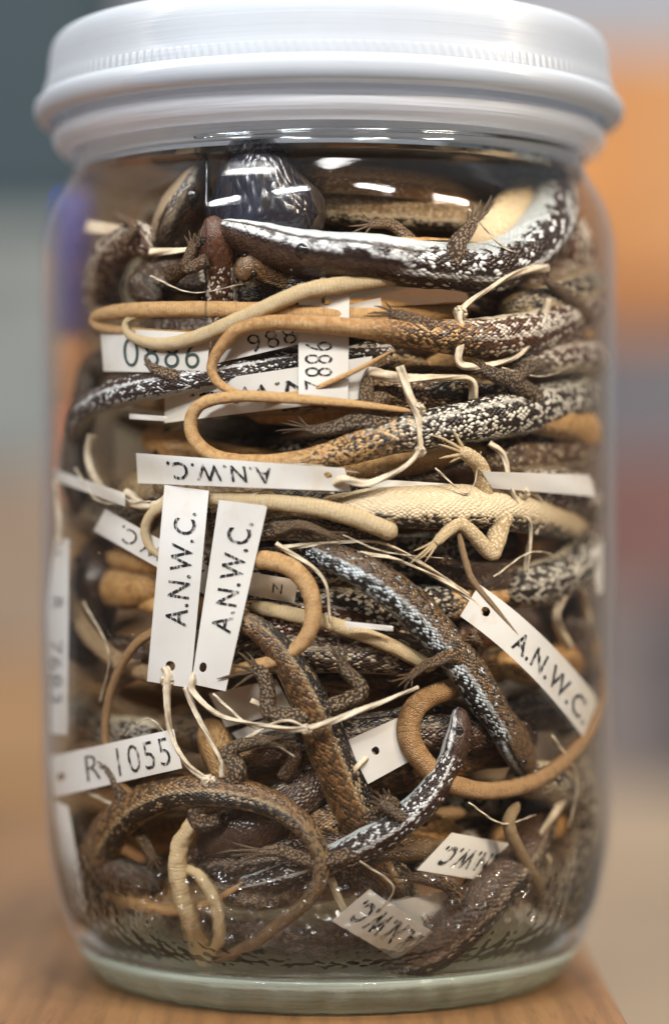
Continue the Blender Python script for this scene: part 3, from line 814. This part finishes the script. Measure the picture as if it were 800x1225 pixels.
string([(197, 797, 8), (201, 808, 1), (200, 835, 2), (204, 875, 3), (222, 912, 3), (250, 936, 4)], 5.5, 'cream string hanging from the hole of the left front tag', [(200, 815, 1, 7), (250, 936, 3, 8)])
string([(235, 798, 12), (231, 812, 3), (232, 828, 3), (262, 855, 4), (315, 868, 4), (366, 872, 3), (430, 850, 3), (500, 822, 5)], 4.2, 'long cream string running right from the leaning front tag to the middle', [(366, 873, 2, 6)])
string([(222, 822, 6), (238, 860, 6), (262, 905, 8), (268, 930, 10)], 4, 'cream string dropping from the leaning front tag beside the first one')
string([(265, 930, 8), (270, 905, 8), (300, 880, 8), (340, 862, 7), (368, 872, 6)], 3.2, 'thin cream string looping up from the knot on the brown tail')
string([(300, 838, 22), (360, 870, 30), (400, 905, 40)], 4, 'pale flat string behind the brown lizard')
string([(395, 580, 12), (412, 574, 2), (440, 578, 3), (478, 562, 4), (500, 542, 4), (502, 520, 4), (499, 495, 4), (488, 470, 5), (478, 438, 8)], 5.5, 'cream string from the hole of the level tag up over the speckled lizard', [(500, 490, 3, 7), (502, 540, 3, 6)])
string([(655, 320, 5), (620, 326, 5), (588, 343, 5), (550, 372, 6), (553, 400, 6), (548, 432, 8), (570, 438, 10), (620, 425, 10), (648, 385, 7), (655, 358, 8)], 5, 'buff string looped round the red brown lizard at upper right', [(550, 374, 5, 7)])
string([(440, 445, 20), (480, 452, 20), (530, 452, 18), (562, 455, 18), (566, 480, 24)], 7, 'flat cream ribbon string tied behind the speckled lizard at mid right')
string([(585, 530, 14), (602, 545, 10), (610, 580, 8), (622, 610, 8), (634, 632, 8), (628, 684, 12)], 4, 'buff string hanging round the hip of the pale lizard', [(625, 590, 6, 7)])
string([(590, 570, 18), (630, 585, 12), (648, 605, 16), (640, 640, 16)], 4, 'short cream string wrapped beside the hip of the pale lizard')
string([(110, 520, 18), (107, 548, 16), (118, 578, 14), (150, 600, 12), (185, 605, 12), (205, 592, 14)], 6, 'cream ribbon string curving at left above the slanting cream tag')
string([(150, 588, 20), (185, 608, 18), (240, 600, 22)], 5, 'cream string lying just right of the curved ribbon at left')
string([(575, 735, 8), (565, 720, 4), (520, 690, 12), (470, 668, 20), (430, 662, 26)], 3.2, 'thin string tied in the hole of the slanting right hand tag')
string([(447, 900, 40), (430, 915, 28), (410, 935, 34)], 4, 'short string through the hole of the blank tag')
string([(340, 655, 30), (420, 648, 30), (470, 655, 28), (560, 712, 26)], 3.5, 'thin buff string crossing above the pied lizard')
string([(720, 745, 22), (690, 700, 24), (665, 735, 26), (680, 775, 28)], 6, 'blurred cream string loop near the right edge of the jar')
string([(675, 935, 22), (668, 965, 22), (645, 1000, 22), (655, 1030, 26)], 6, 'grey string hanging at lower right below the curved tail')
string([(72, 650, 3), (70, 610, 4), (66, 575, 6)], 4, 'thin white string above the narrow tag on the left edge')
string([(180, 302, 30), (215, 300, 26), (262, 296, 26)], 5, 'straight cream string end at upper left below the shoulder')
string([(385, 362, 40), (384, 340, 22), (388, 330, 30)], 4, 'cream string threaded through the hole of the tag reading 9882')
string([(395, 1050, 40), (405, 1075, 34), (415, 1095, 30)], 5, 'pale string leading into the cream tag at the bottom')
string([(95, 940, 8), (120, 955, 10), (170, 975, 22)], 3, 'thin brown string behind the tag reading R 1055')

# ---------------------------------------------------------------- lizards in front
def leg(*p, toes=22, fan=1.0, n=5, curl=0): return {'p': p, 'toes': toes, 'fan': fan, 'n': n, 'curl': curl}
# A
lizard([(261, 272, 14, 30), (320, 292, 8, 37), (375, 304, 5, 39), (440, 309, 5, 40), (520, 316, 5, 40), (590, 316, 5, 39), (640, 285, 12, 40), (668, 240, 24, 46), (680, 190, 60, 44), (640, 150, 120, 36)],
       'bluebelly', lambda t: math.radians(-66-40*min(1, t*1.2)), 'large dark lizard with white belly and white flecks lying along the top', headlen=215, tailfrom=1.2, flat=.9,
       legs=[leg((540, 318, 6, 15), (548, 290, 0, 11), (560, 275, 1, 8.5), (566, 262, 2, 7), toes=32, fan=.7),
             leg((500, 300, 60, 10), (470, 270, 60, 7), (440, 268, 50, 5), toes=26, fan=.9)])
# B
lizard([(742, 300, 60, 20.0), (728, 330, 20, 27.0), (700, 362, 8, 30.0), (660, 390, 5, 31.0), (600, 402, 4, 30.0), (540, 402, 4, 25.0), (480, 396, 4, 20.0), (430, 392, 4, 13.8), (380, 388, 4, 12.5), (325, 386, 4, 11.2), (285, 395, 4, 9.9),
        (262, 418, 4, 8.6), (253, 442, 5, 7.3), (266, 462, 7, 6.5), (300, 474, 10, 5.6), (360, 470, 24, 4.7), (420, 446, 12, 3.9), (472, 418, 10, 1.7)],
       'redspeck', 62, 'red brown lizard with white flecks whose tan tail loops left over the tags', tailfrom=.34, cut=True,
       legs=[leg((560, 405, 6, 14), (515, 392, 2, 11), (480, 378, 4, 8), (465, 375, 6, 6), toes=26, fan=.8),
             leg((700, 380, 4, 12), (672, 350, 4, 8), (652, 335, 8, 5), toes=20),
             ])
# D
lizard([(722, 462, 14, 18.0), (690, 476, 7, 26.0), (640, 489, 5, 28.0), (580, 501, 4, 27.0), (520, 512, 4, 25.0), (460, 524, 4, 22.0), (410, 540, 5, 18.0), (360, 550, 6, 12.0), (310, 553, 10, 9.9), (262, 548, 14, 9.5), (234, 527, 8, 8.6),
        (229, 500, 5, 8.2), (246, 481, 4, 7.7), (290, 474, 4, 7.3), (350, 477, 4, 6.5), (420, 483, 4, 5.2), (495, 492, 9, 3.0)],
       'speckled', 20, 'black lizard finely speckled white whose tan tail makes the lower of two loops', tailfrom=.36, cut=True,
       legs=[leg((640, 478, 4, 14), (612, 456, 1, 11), (590, 448, 2, 9), (575, 440, 6, 7), toes=22, fan=.7), leg((606, 462, 3, 9), (628, 442, 3, 9), (650, 436, 5, 7), toes=22, fan=.5, n=4),
             leg((480, 515, 8, 14), (430, 505, 8, 11), (385, 515, 8, 8), (365, 512, 14, 5), toes=34, fan=.5)])
# second speckled behind D
lizard([(720, 440, 60, 20), (680, 452, 50, 26), (600, 462, 46, 28), (520, 470, 44, 26), (440, 474, 42, 22), (380, 470, 50, 16), (330, 480, 70, 12)], 'grey', 10,
       'grey speckled lizard lying directly behind the finely speckled black one', tailfrom=.7, cut=True,
       legs=[leg((470, 470, 40, 12), (440, 480, 22, 10), (440, 455, 22, 8), (448, 435, 26, 5), toes=18)])
# small tails upper left
lizard([(480, 330, 26, 11.0), (400, 342, 14, 10.6), (360, 350, 9, 10.2), (300, 376, 4, 9.8), (240, 402, 4, 9.3), (196, 412, 4, 8.1), (160, 404, 5, 6.0), (150, 388, 7, 4.2), (166, 378, 12, 3.8), (220, 376, 18, 3.0)],
       'pale', 20, 'tan lizard tail sweeping down left and curling back below the top lizard', tailfrom=-1, cut=True, name='lizard_tail', cat='tail')
lizard([(560, 372, 70, 11.0), (430, 378, 34, 10.2), (300, 371, 14, 9.8), (200, 370, 7, 9.8), (140, 373, 5, 9.3), (114, 380, 5, 7.2), (124, 392, 9, 6.0), (180, 398, 16, 5.1), (250, 400, 24, 3.4)],
       'tan', 0, 'tan lizard tail lying level with its bend at the far left', tailfrom=-1, cut=True, name='lizard_tail', cat='tail')
# E pale
lizard([(720, 630, 40, 20), (680, 625, 26, 24), (630, 612, 10, 27), (570, 606, 6, 29), (500, 606, 6, 28), (440, 606, 10, 24), (380, 612, 40, 18)], 'pale', 138,
       'pale bellied lizard lying on its back at mid right with splayed hind legs', tailfrom=1.3, cut=True, flat=.9,
       legs=[leg((600, 610, 6, 14), (592, 650, 4, 12), (585, 660, 4, 10), (560, 634, 3, 9), (545, 628, 4, 8), (520, 650, 4, 6), toes=34, fan=.45),
             leg((580, 590, 14, 10), (575, 560, 8, 10), (560, 545, 5, 9), (548, 540, 5, 8), toes=34, fan=.8)])
lizard([(474, 640, 9, 12.8), (450, 628, 6, 12.3), (400, 612, 6, 11.5), (340, 602, 8, 10.2), (290, 598, 12, 9.3), (250, 597, 14, 8.5), (212, 600, 12, 7.6), (184, 613, 10, 6.8), (174, 634, 10, 6.0), (180, 655, 14, 4.7), (196, 668, 20, 2.5)],
       'pale', 0, 'pale cream lizard tail passing behind the front pair of tags', tailfrom=-1, cut=True, name='lizard_tail', cat='tail')
lizard([(472, 645, 36, 14), (400, 640, 30, 15), (350, 632, 26, 15), (300, 636, 26, 12), (250, 632, 40, 12)], 'grey', 15, 'small patterned lizard tail base just under the pale cream tail', tailfrom=1.2, cut=True,
       legs=[leg((330, 635, 22, 8), (360, 628, 14, 6), (395, 640, 14, 4), toes=20, fan=.6, n=4)])
# F pied
lizard([(634, 924, 12, 24), (612, 885, 6, 26), (585, 845, 4, 26.1), (556, 800, 3, 26.1), (528, 765, 3, 26.1), (490, 725, 3, 26.1), (452, 695, 4, 25.2), (410, 672, 12, 21.6), (360, 650, 46, 16.2)],
       'pied', -54, 'pied lizard with blue white side and brown back running down to lower right', headlen=72, tailfrom=1.3,
       legs=[leg((562, 800, 8, 10), (540, 785, 0, 9), (520, 792, 0, 7), (505, 798, 3, 6), (488, 812, 6, 5), toes=20), leg((565, 790, 30, 8), (572, 770, 12, 8), (562, 762, 4, 6), toes=12)])
# G brown
lizard([(492, 1100, 60, 20.6), (470, 1060, 46, 26.7), (445, 1010, 40, 28.4), (424, 965, 30, 29.2), (402, 915, 24, 28.4), (384, 870, 18, 26.7), (364, 825, 12, 23.2), (340, 785, 9, 18.9), (312, 755, 9, 15.5), (282, 742, 14, 12.9), (230, 745, 40, 10.3)],
       'brown', 32, 'brown keeled lizard with dark side stripe standing upright down the middle', tailfrom=.78, headlen=0, cut=True,
       legs=[leg((372, 855, 18, 13), (345, 858, 12, 12), (322, 850, 10, 10), (320, 825, 10, 10), (314, 806, 10, 9), (300, 800, 10, 7), toes=36, fan=1.1),
             leg((380, 850, 20, 12), (405, 842, 16, 11), (432, 826, 14, 10), (412, 800, 14, 8), (408, 785, 14, 6), toes=22, fan=.8),
             leg((440, 985, 20, 12), (470, 965, 10, 9), (460, 955, 4, 7), toes=22)])
# tan tail loop by G
lizard([(300, 670, 14, 11.0), (325, 671, 8, 11.5), (352, 682, 6, 11.5), (371, 708, 6, 11.0), (374, 740, 7, 10.2), (362, 768, 9, 9.3), (335, 788, 14, 8.5), (290, 800, 20, 7.6), (240, 812, 26, 6.8), (200, 818, 30, 5.1)],
       'tan', 0, 'thick tan lizard tail hooking down to the right of the leaning front tag', tailfrom=-1, cut=True, name='lizard_tail', cat='tail')
lizard([(215, 735, 24, 6.5), (190, 752, 14, 6.1), (162, 772, 6, 5.8), (140, 808, 4, 5.4), (128, 850, 4, 5.1), (128, 895, 5, 4.7), (145, 935, 7, 4.3), (165, 955, 14, 3.6)],
       'ochre', 0, 'thin ochre lizard tail arching left and down over the R 1055 tag', tailfrom=-1, cut=True, name='lizard_tail', cat='tail')
# H small dark
lizard([(549, 846, 12, 17), (548, 880, 6, 21), (535, 915, 5, 21), (512, 952, 5, 22), (478, 983, 6, 23), (438, 1008, 8, 23), (395, 1028, 14, 21), (340, 1045, 26, 17), (285, 1060, 44, 12)],
       'bluebelly', 62, 'small glossy black lizard with white head stripes curving down to the left', headlen=58, tailfrom=.95,
       legs=[leg((430, 1015, 8, 12), (400, 1028, 4, 10), (370, 1030, 3, 9), (335, 1018, 3, 8), (310, 1020, 3, 6), toes=40, fan=.5), leg((490, 985, 8, 10), (475, 975, 2, 8), (455, 960, 2, 6), toes=20)])
lizard([(600, 800, 60, 10.5), (545, 822, 30, 12.8), (505, 838, 22, 14.2), (488, 868, 20, 15.0), (500, 905, 18, 14.2), (540, 938, 14, 12.8), (590, 946, 7, 11.2), (640, 934, 5, 10.1), (680, 905, 5, 9.0), (708, 868, 5, 7.5), (722, 830, 7, 5.3), (726, 790, 12, 3.0)],
       'ochre', 30, 'coiled ochre brown tail sweeping from the middle up to the right edge', tailfrom=-1, cut=True, name='lizard_tail', cat='tail')
# I
lizard([(90, 1110, 40, 21.6), (104, 1070, 12, 27.0), (120, 1020, 6, 27.9), (150, 975, 4, 27.0), (195, 950, 3, 25.2), (245, 945, 3, 23.4), (295, 952, 3, 20.7), (340, 970, 3, 18.0), (372, 1000, 3, 14.4), (384, 1036, 3, 12.2), (372, 1072, 3, 10.8), (338, 1102, 3, 9.9),
        (300, 1130, 3, 8.6), (262, 1146, 3, 6.8), (228, 1158, 4, 5.0), (195, 1160, 4, 3.6), (160, 1148, 5, 2.0), (140, 1132, 8, 1.1)],
       'brown', 60, 'brown lizard at lower left with dark side band and long tail curling to the base', tailfrom=.42, cut=True,
       legs=[leg((150, 960, 6, 12), (140, 935, 2, 8), (128, 915, 2, 6), toes=22, fan=.8), leg((262, 950, 10, 14), (285, 925, 4, 11), (275, 900, 4, 10), (300, 888, 4, 8), (325, 885, 6, 6), toes=20, fan=.8),
             leg((160, 990, 30, 9), (175, 1010, 24, 7), (185, 1030, 24, 5), toes=16)])
# K dark head below brown tail
lizard([(236, 1012, 34, 24), (275, 1000, 26, 30), (315, 985, 26, 33), (355, 955, 34, 32), (400, 915, 66, 30), (440, 880, 100, 26)], 'dark', 10, 'dark lizard head resting under the curve of the brown tail', headlen=110, tailfrom=1.2,
       legs=[leg((262, 978, 20, 12), (240, 985, 12, 11), (236, 968, 12, 11), (262, 960, 14, 10), (290, 958, 18, 8), toes=18), leg((340, 930, 40, 10), (352, 905, 30, 9), (345, 890, 30, 7), (310, 893, 30, 5), toes=20)])
lizard([(262, 930, 26, 6.8), (238, 975, 16, 9.3), (216, 1010, 12, 10.2), (213, 1050, 10, 11.0), (226, 1100, 9, 11.0), (244, 1145, 9, 11.0), (260, 1130, 10, 7.6), (258, 1085, 14, 7.6), (240, 1050, 16, 6.8), (215, 1035, 24, 5.1)], 'pale', 0,
       'pale yellow ragged tail bent into a narrow loop near the bottom left', tailfrom=-1, cut=True, name='lizard_tail', cat='tail', wob=.2)
# J
lizard([(408, 1170, 4, 24), (450, 1163, 2, 30), (500, 1142, 2, 33), (545, 1108, 2, 33), (590, 1062, 4, 32), (630, 1012, 16, 26), (650, 960, 50, 22)], 'umber', 30, 'dark brown lizard lying on the bottom at lower right', tailfrom=1.2, headlen=0, cut=True,
       legs=[leg((520, 1130, 24, 12), (545, 1090, 14, 11), (540, 1062, 14, 10), (510, 1052, 16, 8), (488, 1050, 20, 6), toes=24)])
lizard([(620, 960, 12, 6.8), (608, 985, 8, 8.1), (622, 1020, 6, 7.6), (642, 1055, 6, 6.8), (655, 1085, 8, 4.2)], 'grey', 0, 'short brown tail lying over the dark lizard at lower right', tailfrom=-1, cut=True, name='lizard_tail', cat='tail')
lizard([(190, 1105, 50, 14), (260, 1118, 40, 19), (330, 1122, 34, 21), (390, 1142, 26, 22), (440, 1165, 26, 22), (480, 1175, 50, 20)], 'dark', 30, 'dark speckled lizard lying across the bottom of the jar in the middle', tailfrom=1.2, cut=True)
# L
lizard([(82, 522, 16, 18), (100, 492, 8, 23), (140, 472, 6, 22), (200, 459, 8, 21), (260, 449, 20, 20), (320, 438, 36, 20), (400, 425, 56, 22), (470, 420, 80, 18)], 'bluebelly', 74, 'black lizard with broad white stripe facing the left edge of the jar', headlen=100, tailfrom=1.2,
       legs=[leg((215, 452, 8, 9), (190, 444, 1, 7), (178, 436, 1, 5), toes=14, fan=.6)])
lizard([(70, 620, 30, 16), (80, 560, 16, 20), (92, 470, 30, 20), (110, 440, 40, 22), (160, 430, 60, 20)], 'dark', 60, 'dark brown lizard behind the striped head at the left edge', tailfrom=1.3, cut=True)
# upper group
lizard([(305, 147, 22, 9), (305, 158, 22, 20), (306, 180, 14, 42), (312, 216, 14, 64), (320, 256, 22, 84), (330, 340, 90, 46), (360, 420, 120, 40)], 'sleek', -60, 'big dark lizard with its snout poking up to the fluid surface', tailfrom=1.3)
lizard([(246, 184, 30, 8), (240, 200, 30, 20), (226, 232, 30, 36), (210, 270, 36, 44), (196, 330, 60, 38), (210, 420, 90, 34)], 'dark', 80, 'dark lizard standing upright left of the one with raised snout', headlen=90, tailfrom=1.3,
       legs=[leg((205, 330, 30, 12), (222, 318, 20, 9), (232, 300, 20, 8), (240, 285, 24, 5), toes=18)])
lizard([(254, 258, 16, 15), (258, 290, 18, 20), (264, 330, 30, 22), (270, 400, 60, 20)], 'redspeck', 0, 'slim brown lizard with raised snout beside the head of the top lizard', headlen=55, tailfrom=1.3,
       legs=[leg((250, 310, 16, 8), (225, 320, 14, 8), (232, 290, 14, 6), toes=16)])
lizard([(286, 335, 16, 14), (300, 318, 20, 17), (330, 330, 36, 18), (380, 345, 60, 18)], 'brown', 10, 'small brown lizard head under the chin of the top lizard', headlen=40, tailfrom=1.3)
lizard([(185, 300, 34, 18), (165, 285, 36, 22), (135, 305, 40, 24), (122, 350, 44, 24), (130, 380, 60, 24)], 'redspeck', 40, 'red brown lizard bent against the upper left wall', tailfrom=1.3, cut=True,
       legs=[leg((150, 290, 20, 8), (160, 270, 22, 6), (140, 258, 24, 5), toes=18)])
lizard([(190, 360, 34, 16), (170, 340, 36, 22), (200, 330, 50, 24), (260, 340, 70, 22)], 'dark', 40, 'dark stub of lizard above the level tan tail', tailfrom=1.3, cut=True)
# right side second layer
lizard([(560, 345, 70, 22), (620, 350, 56, 30), (680, 335, 36, 32), (718, 300, 22, 28), (730, 260, 30, 22)], 'redspeck', 10, 'blurred brown lizard behind the looped buff string at upper right', tailfrom=1.3, cut=True)
lizard([(500, 440, 80, 20), (580, 440, 50, 26), (650, 430, 34, 28), (700, 405, 24, 24), (725, 380, 30, 18)], 'tan', 20, 'tan brown lizard between the red brown and the finely speckled one', tailfrom=1.3, cut=True)
lizard([(560, 560, 60, 22), (620, 545, 34, 27), (680, 538, 18, 27), (722, 530, 14, 20)], 'grey', 10, 'grey blurred lizard lying above the hip of the pale one', tailfrom=1.3, cut=True)
lizard([(640, 1090, 30, 20), (665, 1060, 16, 28), (690, 1010, 12, 30), (705, 950, 14, 28), (700, 900, 30, 24)], 'grey', 60, 'grey lizard pressed upright against the lower right wall', tailfrom=1.3, cut=True)
lizard([(620, 1000, 60, 26), (660, 975, 40, 30), (710, 960, 24, 26), (730, 900, 30, 20)], 'pale', 170, 'pale bellied lizard at the lower right edge behind the grey one', tailfrom=1.3, cut=True)
lizard([(105, 650, 36, 22), (118, 690, 24, 30), (110, 740, 20, 30), (90, 790, 20, 26)], 'dark', 0, 'dark lizard head blurred at left beside the narrow upright tag', tailfrom=1.3, headlen=90)
lizard([(84, 700, 16, 8.5), (100, 750, 12, 11.0), (140, 790, 14, 11.0), (190, 810, 24, 10.2)], 'grey', 0, 'grey tail curving right from the narrow upright tag', tailfrom=-1, cut=True, name='lizard_tail', cat='tail')
lizard([(640, 700, 60, 22), (680, 720, 40, 28), (720, 760, 24, 28), (728, 830, 24, 24), (715, 880, 40, 20)], 'dark', 0, 'dark lizard curving down behind the slanting right hand tag', tailfrom=1.3, cut=True)
lizard([(500, 670, 60, 16), (560, 690, 50, 20), (620, 690, 44, 22), (690, 670, 30, 22), (728, 640, 20, 20)], 'dark', 20, 'dark lizard lying below the splayed feet of the pale one', tailfrom=1.3, cut=True)
lizard([(548, 636, 10, 3.8), (556, 670, 5, 4.2), (566, 696, 3, 4.2), (592, 728, 2, 3.4), (622, 764, 2, 1.4)], 'brown', 0, 'thin brown tail tip crossing the hole of the slanting right hand tag', tailfrom=-1, cut=True, name='lizard_tail', cat='tail')
lizard([(300, 725, 40, 8.5), (380, 742, 30, 9.3), (450, 765, 26, 9.3), (520, 800, 30, 8.5)], 'pale', 0, 'pale grey tail crossing behind the pied lizard', tailfrom=-1, cut=True, name='lizard_tail', cat='tail')
lizard([(110, 1060, 30, 5.5), (160, 1082, 22, 7.5), (215, 1090, 22, 6.5), (255, 1078, 30, 4.5), (290, 1058, 50, 3)], 'tan', 0, 'yellowish tail on the jar floor behind the long brown tail', tailfrom=-1, cut=True, name='lizard_tail', cat='tail')
lizard([(250, 860, 60, 20), (262, 900, 54, 22), (280, 940, 56, 22), (300, 990, 70, 20)], 'tan', 0, 'orange brown lizard seen between the strings below the front pair', tailfrom=1.3, cut=True, legs=[leg((262, 900, 40, 8), (300, 905, 34, 7), (320, 890, 34, 5), toes=18)])

# ---------------------------------------------------------------- lizards packed deeper in the jar
def deep(radius, z, a0, span, r, skinname, label, wobz=30, seed=0, head=True):
    rnd = random.Random(seed)
    pts = []
    n = 9; w1, w2 = rnd.uniform(-1, 1), rnd.uniform(0, 6)
    prof = (.7, .95, 1, 1.05, 1.05, .95, .7, .5, .28)
    for i in range(n):
        t = i/(n-1); a = a0+span*t
        zz = z+wobz*math.sin(t*4+w2)+w1*40*(t-.5)
        rr = min(radius*(1+.1*math.sin(t*5+w2)), rin(zz)-r-8)
        pts.append((AX+rr*math.sin(a), -rr*math.cos(a), max(FLOOR+r+4, zz), r*prof[i]))
    return lizard(None, skinname, rnd.uniform(-90, 90), label, pts3=pts, headlen=r*3.2 if head else 0, cut=not head, tailfrom=.62, seed=seed+100, nseg=18, eyes=head,
                  group='lizards packed deep in the jar')
rnd = random.Random(11)
zs = [150, 178, 205, 250, 290, 330, 375, 420, 460, 505, 545, 590, 630, 675, 715, 755, 800, 835]
sks = ['dark', 'brown', 'grey', 'speckled', 'tan', 'dark', 'redspeck', 'pale', 'brown', 'dark', 'speckled']
near = ['the bottom tags', 'the dark lizard on the floor', 'the long brown tail', 'the tan coil at right', 'the blank tag', 'the R 1055 tag', 'the knotted strings', 'the slanting right tag',
        'the pied lizard', 'the front pair of tags', 'the pale bellied lizard', 'the level cream tag', 'the finely speckled lizard', 'the upside down tag', 'the tag reading 9882', 'the level tan tail', 'the top lizard', 'the raised snout']
tone = {'dark': 'dark brown', 'brown': 'keeled brown', 'grey': 'grey', 'speckled': 'white speckled black', 'tan': 'tan', 'redspeck': 'red brown', 'pale': 'pale buff'}
side = ['crossing', 'bending leftward', 'bending rightward']
i = 0
for zi, z in enumerate(zs):
    for j in range(3):
        if z > 790 and j > 0: continue
        rad = (250, 205, 150)[j] if z > 130 else (200, 160, 110)[j]
        c0 = rnd.uniform(-.35, .35)+(-.1, .5, -.5)[j]
        sp_ = rnd.uniform(1.7, 2.4)*(1, 1.1, 1.3)[j]
        sg = rnd.choice((-1, 1))
        sk = sks[(i*5+j) % len(sks)]
        deep(rad+rnd.uniform(-10, 10), z+rnd.uniform(-14, 14), c0-sg*sp_/2, sg*sp_, rnd.uniform(22, 30), sk, '%s lizard %s deep behind %s' % (tone[sk], side[j], near[zi]), seed=i*3+1, wobz=rnd.uniform(10, 34))
        i += 1
# far side of the jar
for j, (z, sk) in enumerate([(110, 'dark'), (200, 'brown'), (290, 'grey'), (380, 'dark'), (470, 'tan'), (560, 'brown'), (650, 'dark'), (740, 'pale')]):
    deep(262, z, PI-1.2, 2.4, 38, sk, '%s lizard against the back wall level with %s' % (tone[sk], near[min(18, 2*j+1)]), seed=300+j, head=False)

for j, (z, rad, a, sk) in enumerate([(872, 235, PI-.2, 'tan'), (905, 200, PI+.3, 'pale'), (915, 245, PI-.6, 'tan'), (880, 120, .4, 'brown'), (845, 180, PI, 'pale'), (912, 80, 2.2, 'pale')]):
    deep(rad, z, a-1.0, 2.2, 22, sk, '%s lizard %s under the fluid surface' % (tone[sk], ('lying low', 'stretched', 'pressed back', 'curled', 'lowest', 'twisted')[j]), seed=400+j, head=False, wobz=8)

# lizards lying along the side walls
en = ['lowest of all', 'level with the R 1055 tag', 'below the slanting tag', 'level with the tag pair', 'at mid height', 'level with the pale belly', 'beside the speckled lizards', 'beside the looped tails', 'near the shoulder']
for sd in (-1, 1):
    for j in range(9):
        z = 150+j*82+rnd.uniform(-15, 15)
        if sd < 0 and j in (6, 7, 8): continue
        sk = (('dark', 'brown', 'speckled', 'dark', 'tan', 'grey', 'pale', 'dark', 'umber') if sd < 0 else ('grey', 'pale', 'dark', 'tan', 'speckled', 'redspeck', 'tan', 'redspeck', 'pale'))[j]
        tn = {**tone, 'umber': 'umber'}[sk]
        rr_ = rnd.uniform(24, 31)
        deep(rin(z)-rr_-14, z, sd*.75, sd*1.5, rr_, sk, '%s blurred lizard along the %s wall, %s' % (tn, 'left' if sd < 0 else 'right', en[j]), seed=500+j*2+(sd > 0), head=False, wobz=18)

# flecks adrift in the fluid
rnd2 = random.Random(5); vs = []; fs = []
for _ in range(110):
    c = F(rnd2.uniform(80, 715), rnd2.uniform(230, 1120), rnd2.uniform(0.5, 3)); e = rnd2.uniform(.35, .95)
    b0 = len(vs)
    for k in range(5): vs.append(c+Vector((rnd2.uniform(-1, 1), rnd2.uniform(-.5, .5), rnd2.uniform(-1, 1)))*e)
    fs += [(b0, b0+1, b0+2), (b0, b0+2, b0+3), (b0, b0+3, b0+4), (b0+1, b0+2, b0+4)]
tag(link('sediment', vs, fs, simple('fleck_pale', (.6, .57, .5), .6), smooth=False), 'tiny pale flecks adrift in the fluid behind the glass', 'sediment', kind='stuff')

for j, (z, rad, a, sk) in enumerate([(912, 205, .35, 'tan'), (910, 250, PI+.1, 'tan'), (918, 140, .1, 'tan'), (892, 232, .55, 'pale'), (902, 228, 1.9, 'pale')]):  # tan and pale bodies added to lift the dark zone under the surface
    deep(rad, z, a-1.1, 2.2, 19, sk, '%s lizard added for the cream glow, floating %s just beneath the surface' % (tone[sk], ('level', 'outermost', 'innermost', 'lowest', 'rightward')[j]), seed=450+j, head=False, wobz=6)

lizard([(560, 292, 60, 20), (600, 268, 46, 32), (636, 232, 44, 36), (668, 200, 50, 34), (690, 160, 80, 26)], 'pale', 165, 'cream bellied lizard curving up behind the right end of the top lizard', tailfrom=1.3, cut=True)
lizard([(590, 1010, 60, 20), (640, 990, 50, 22), (700, 985, 40, 20)], 'tan', 20, 'buff lizard lying at lower right just above the short brown tail', tailfrom=1.3, cut=True)
lizard([(445, 1085, 60, 12), (420, 1040, 60, 16), (350, 1065, 50, 18), (300, 1075, 46, 16), (240, 1060, 50, 10)], 'grey', 20, 'grey lizard on the jar floor inside the curve of the long brown tail', tailfrom=1.3, cut=True)

fib = [([(300, 560, 14), (360, 555, 8), (430, 566, 12)], 'above the pale belly'), ([(520, 560, 16), (560, 590, 10), (575, 540, 12)], 'at the splayed foot'), ([(90, 560, 8), (120, 600, 10), (180, 600, 12)], 'left of the slanting cream tag'),
       ([(255, 830, 14), (300, 870, 10), (352, 905, 16)], 'across the orange brown lizard'), ([(150, 880, 12), (180, 860, 8), (215, 900, 10)], 'above the R 1055 tag'), ([(560, 960, 14), (600, 985, 10), (640, 975, 12)], 'under the coiled tail'),
       ([(430, 1030, 14), (470, 1060, 8), (455, 1090, 10)], 'near the bottom cream tag'), ([(660, 880, 12), (690, 930, 8), (680, 990, 12)], 'at the lower right wall'), ([(410, 640, 16), (460, 660, 10), (530, 668, 14)], 'above the back of the pied lizard'),
       ([(590, 690, 12), (640, 660, 8), (700, 680, 12)], 'over the slanting right tag'), ([(100, 720, 14), (130, 780, 10), (120, 840, 14)], 'inside the ochre arch'), ([(280, 600, 16), (330, 585, 12), (400, 590, 14)], 'along the pale cream tail'),
       ([(600, 440, 12), (650, 450, 6), (700, 430, 10)], 'beside the speckled lizard'), ([(180, 330, 16), (230, 350, 10), (290, 340, 16)], 'over the level tan tail'), ([(560, 250, 16), (610, 300, 8), (670, 290, 14)], 'at the shoulder, right')]
for k, (p, w) in enumerate(fib): string(p, 1.0+.25*(k % 4), 'thin loose pale fibre '+w)
string([(330, 650, 14), (385, 690, 14), (395, 745, 18)], 3, 'thin cream string between the hooked tail and the pied lizard')
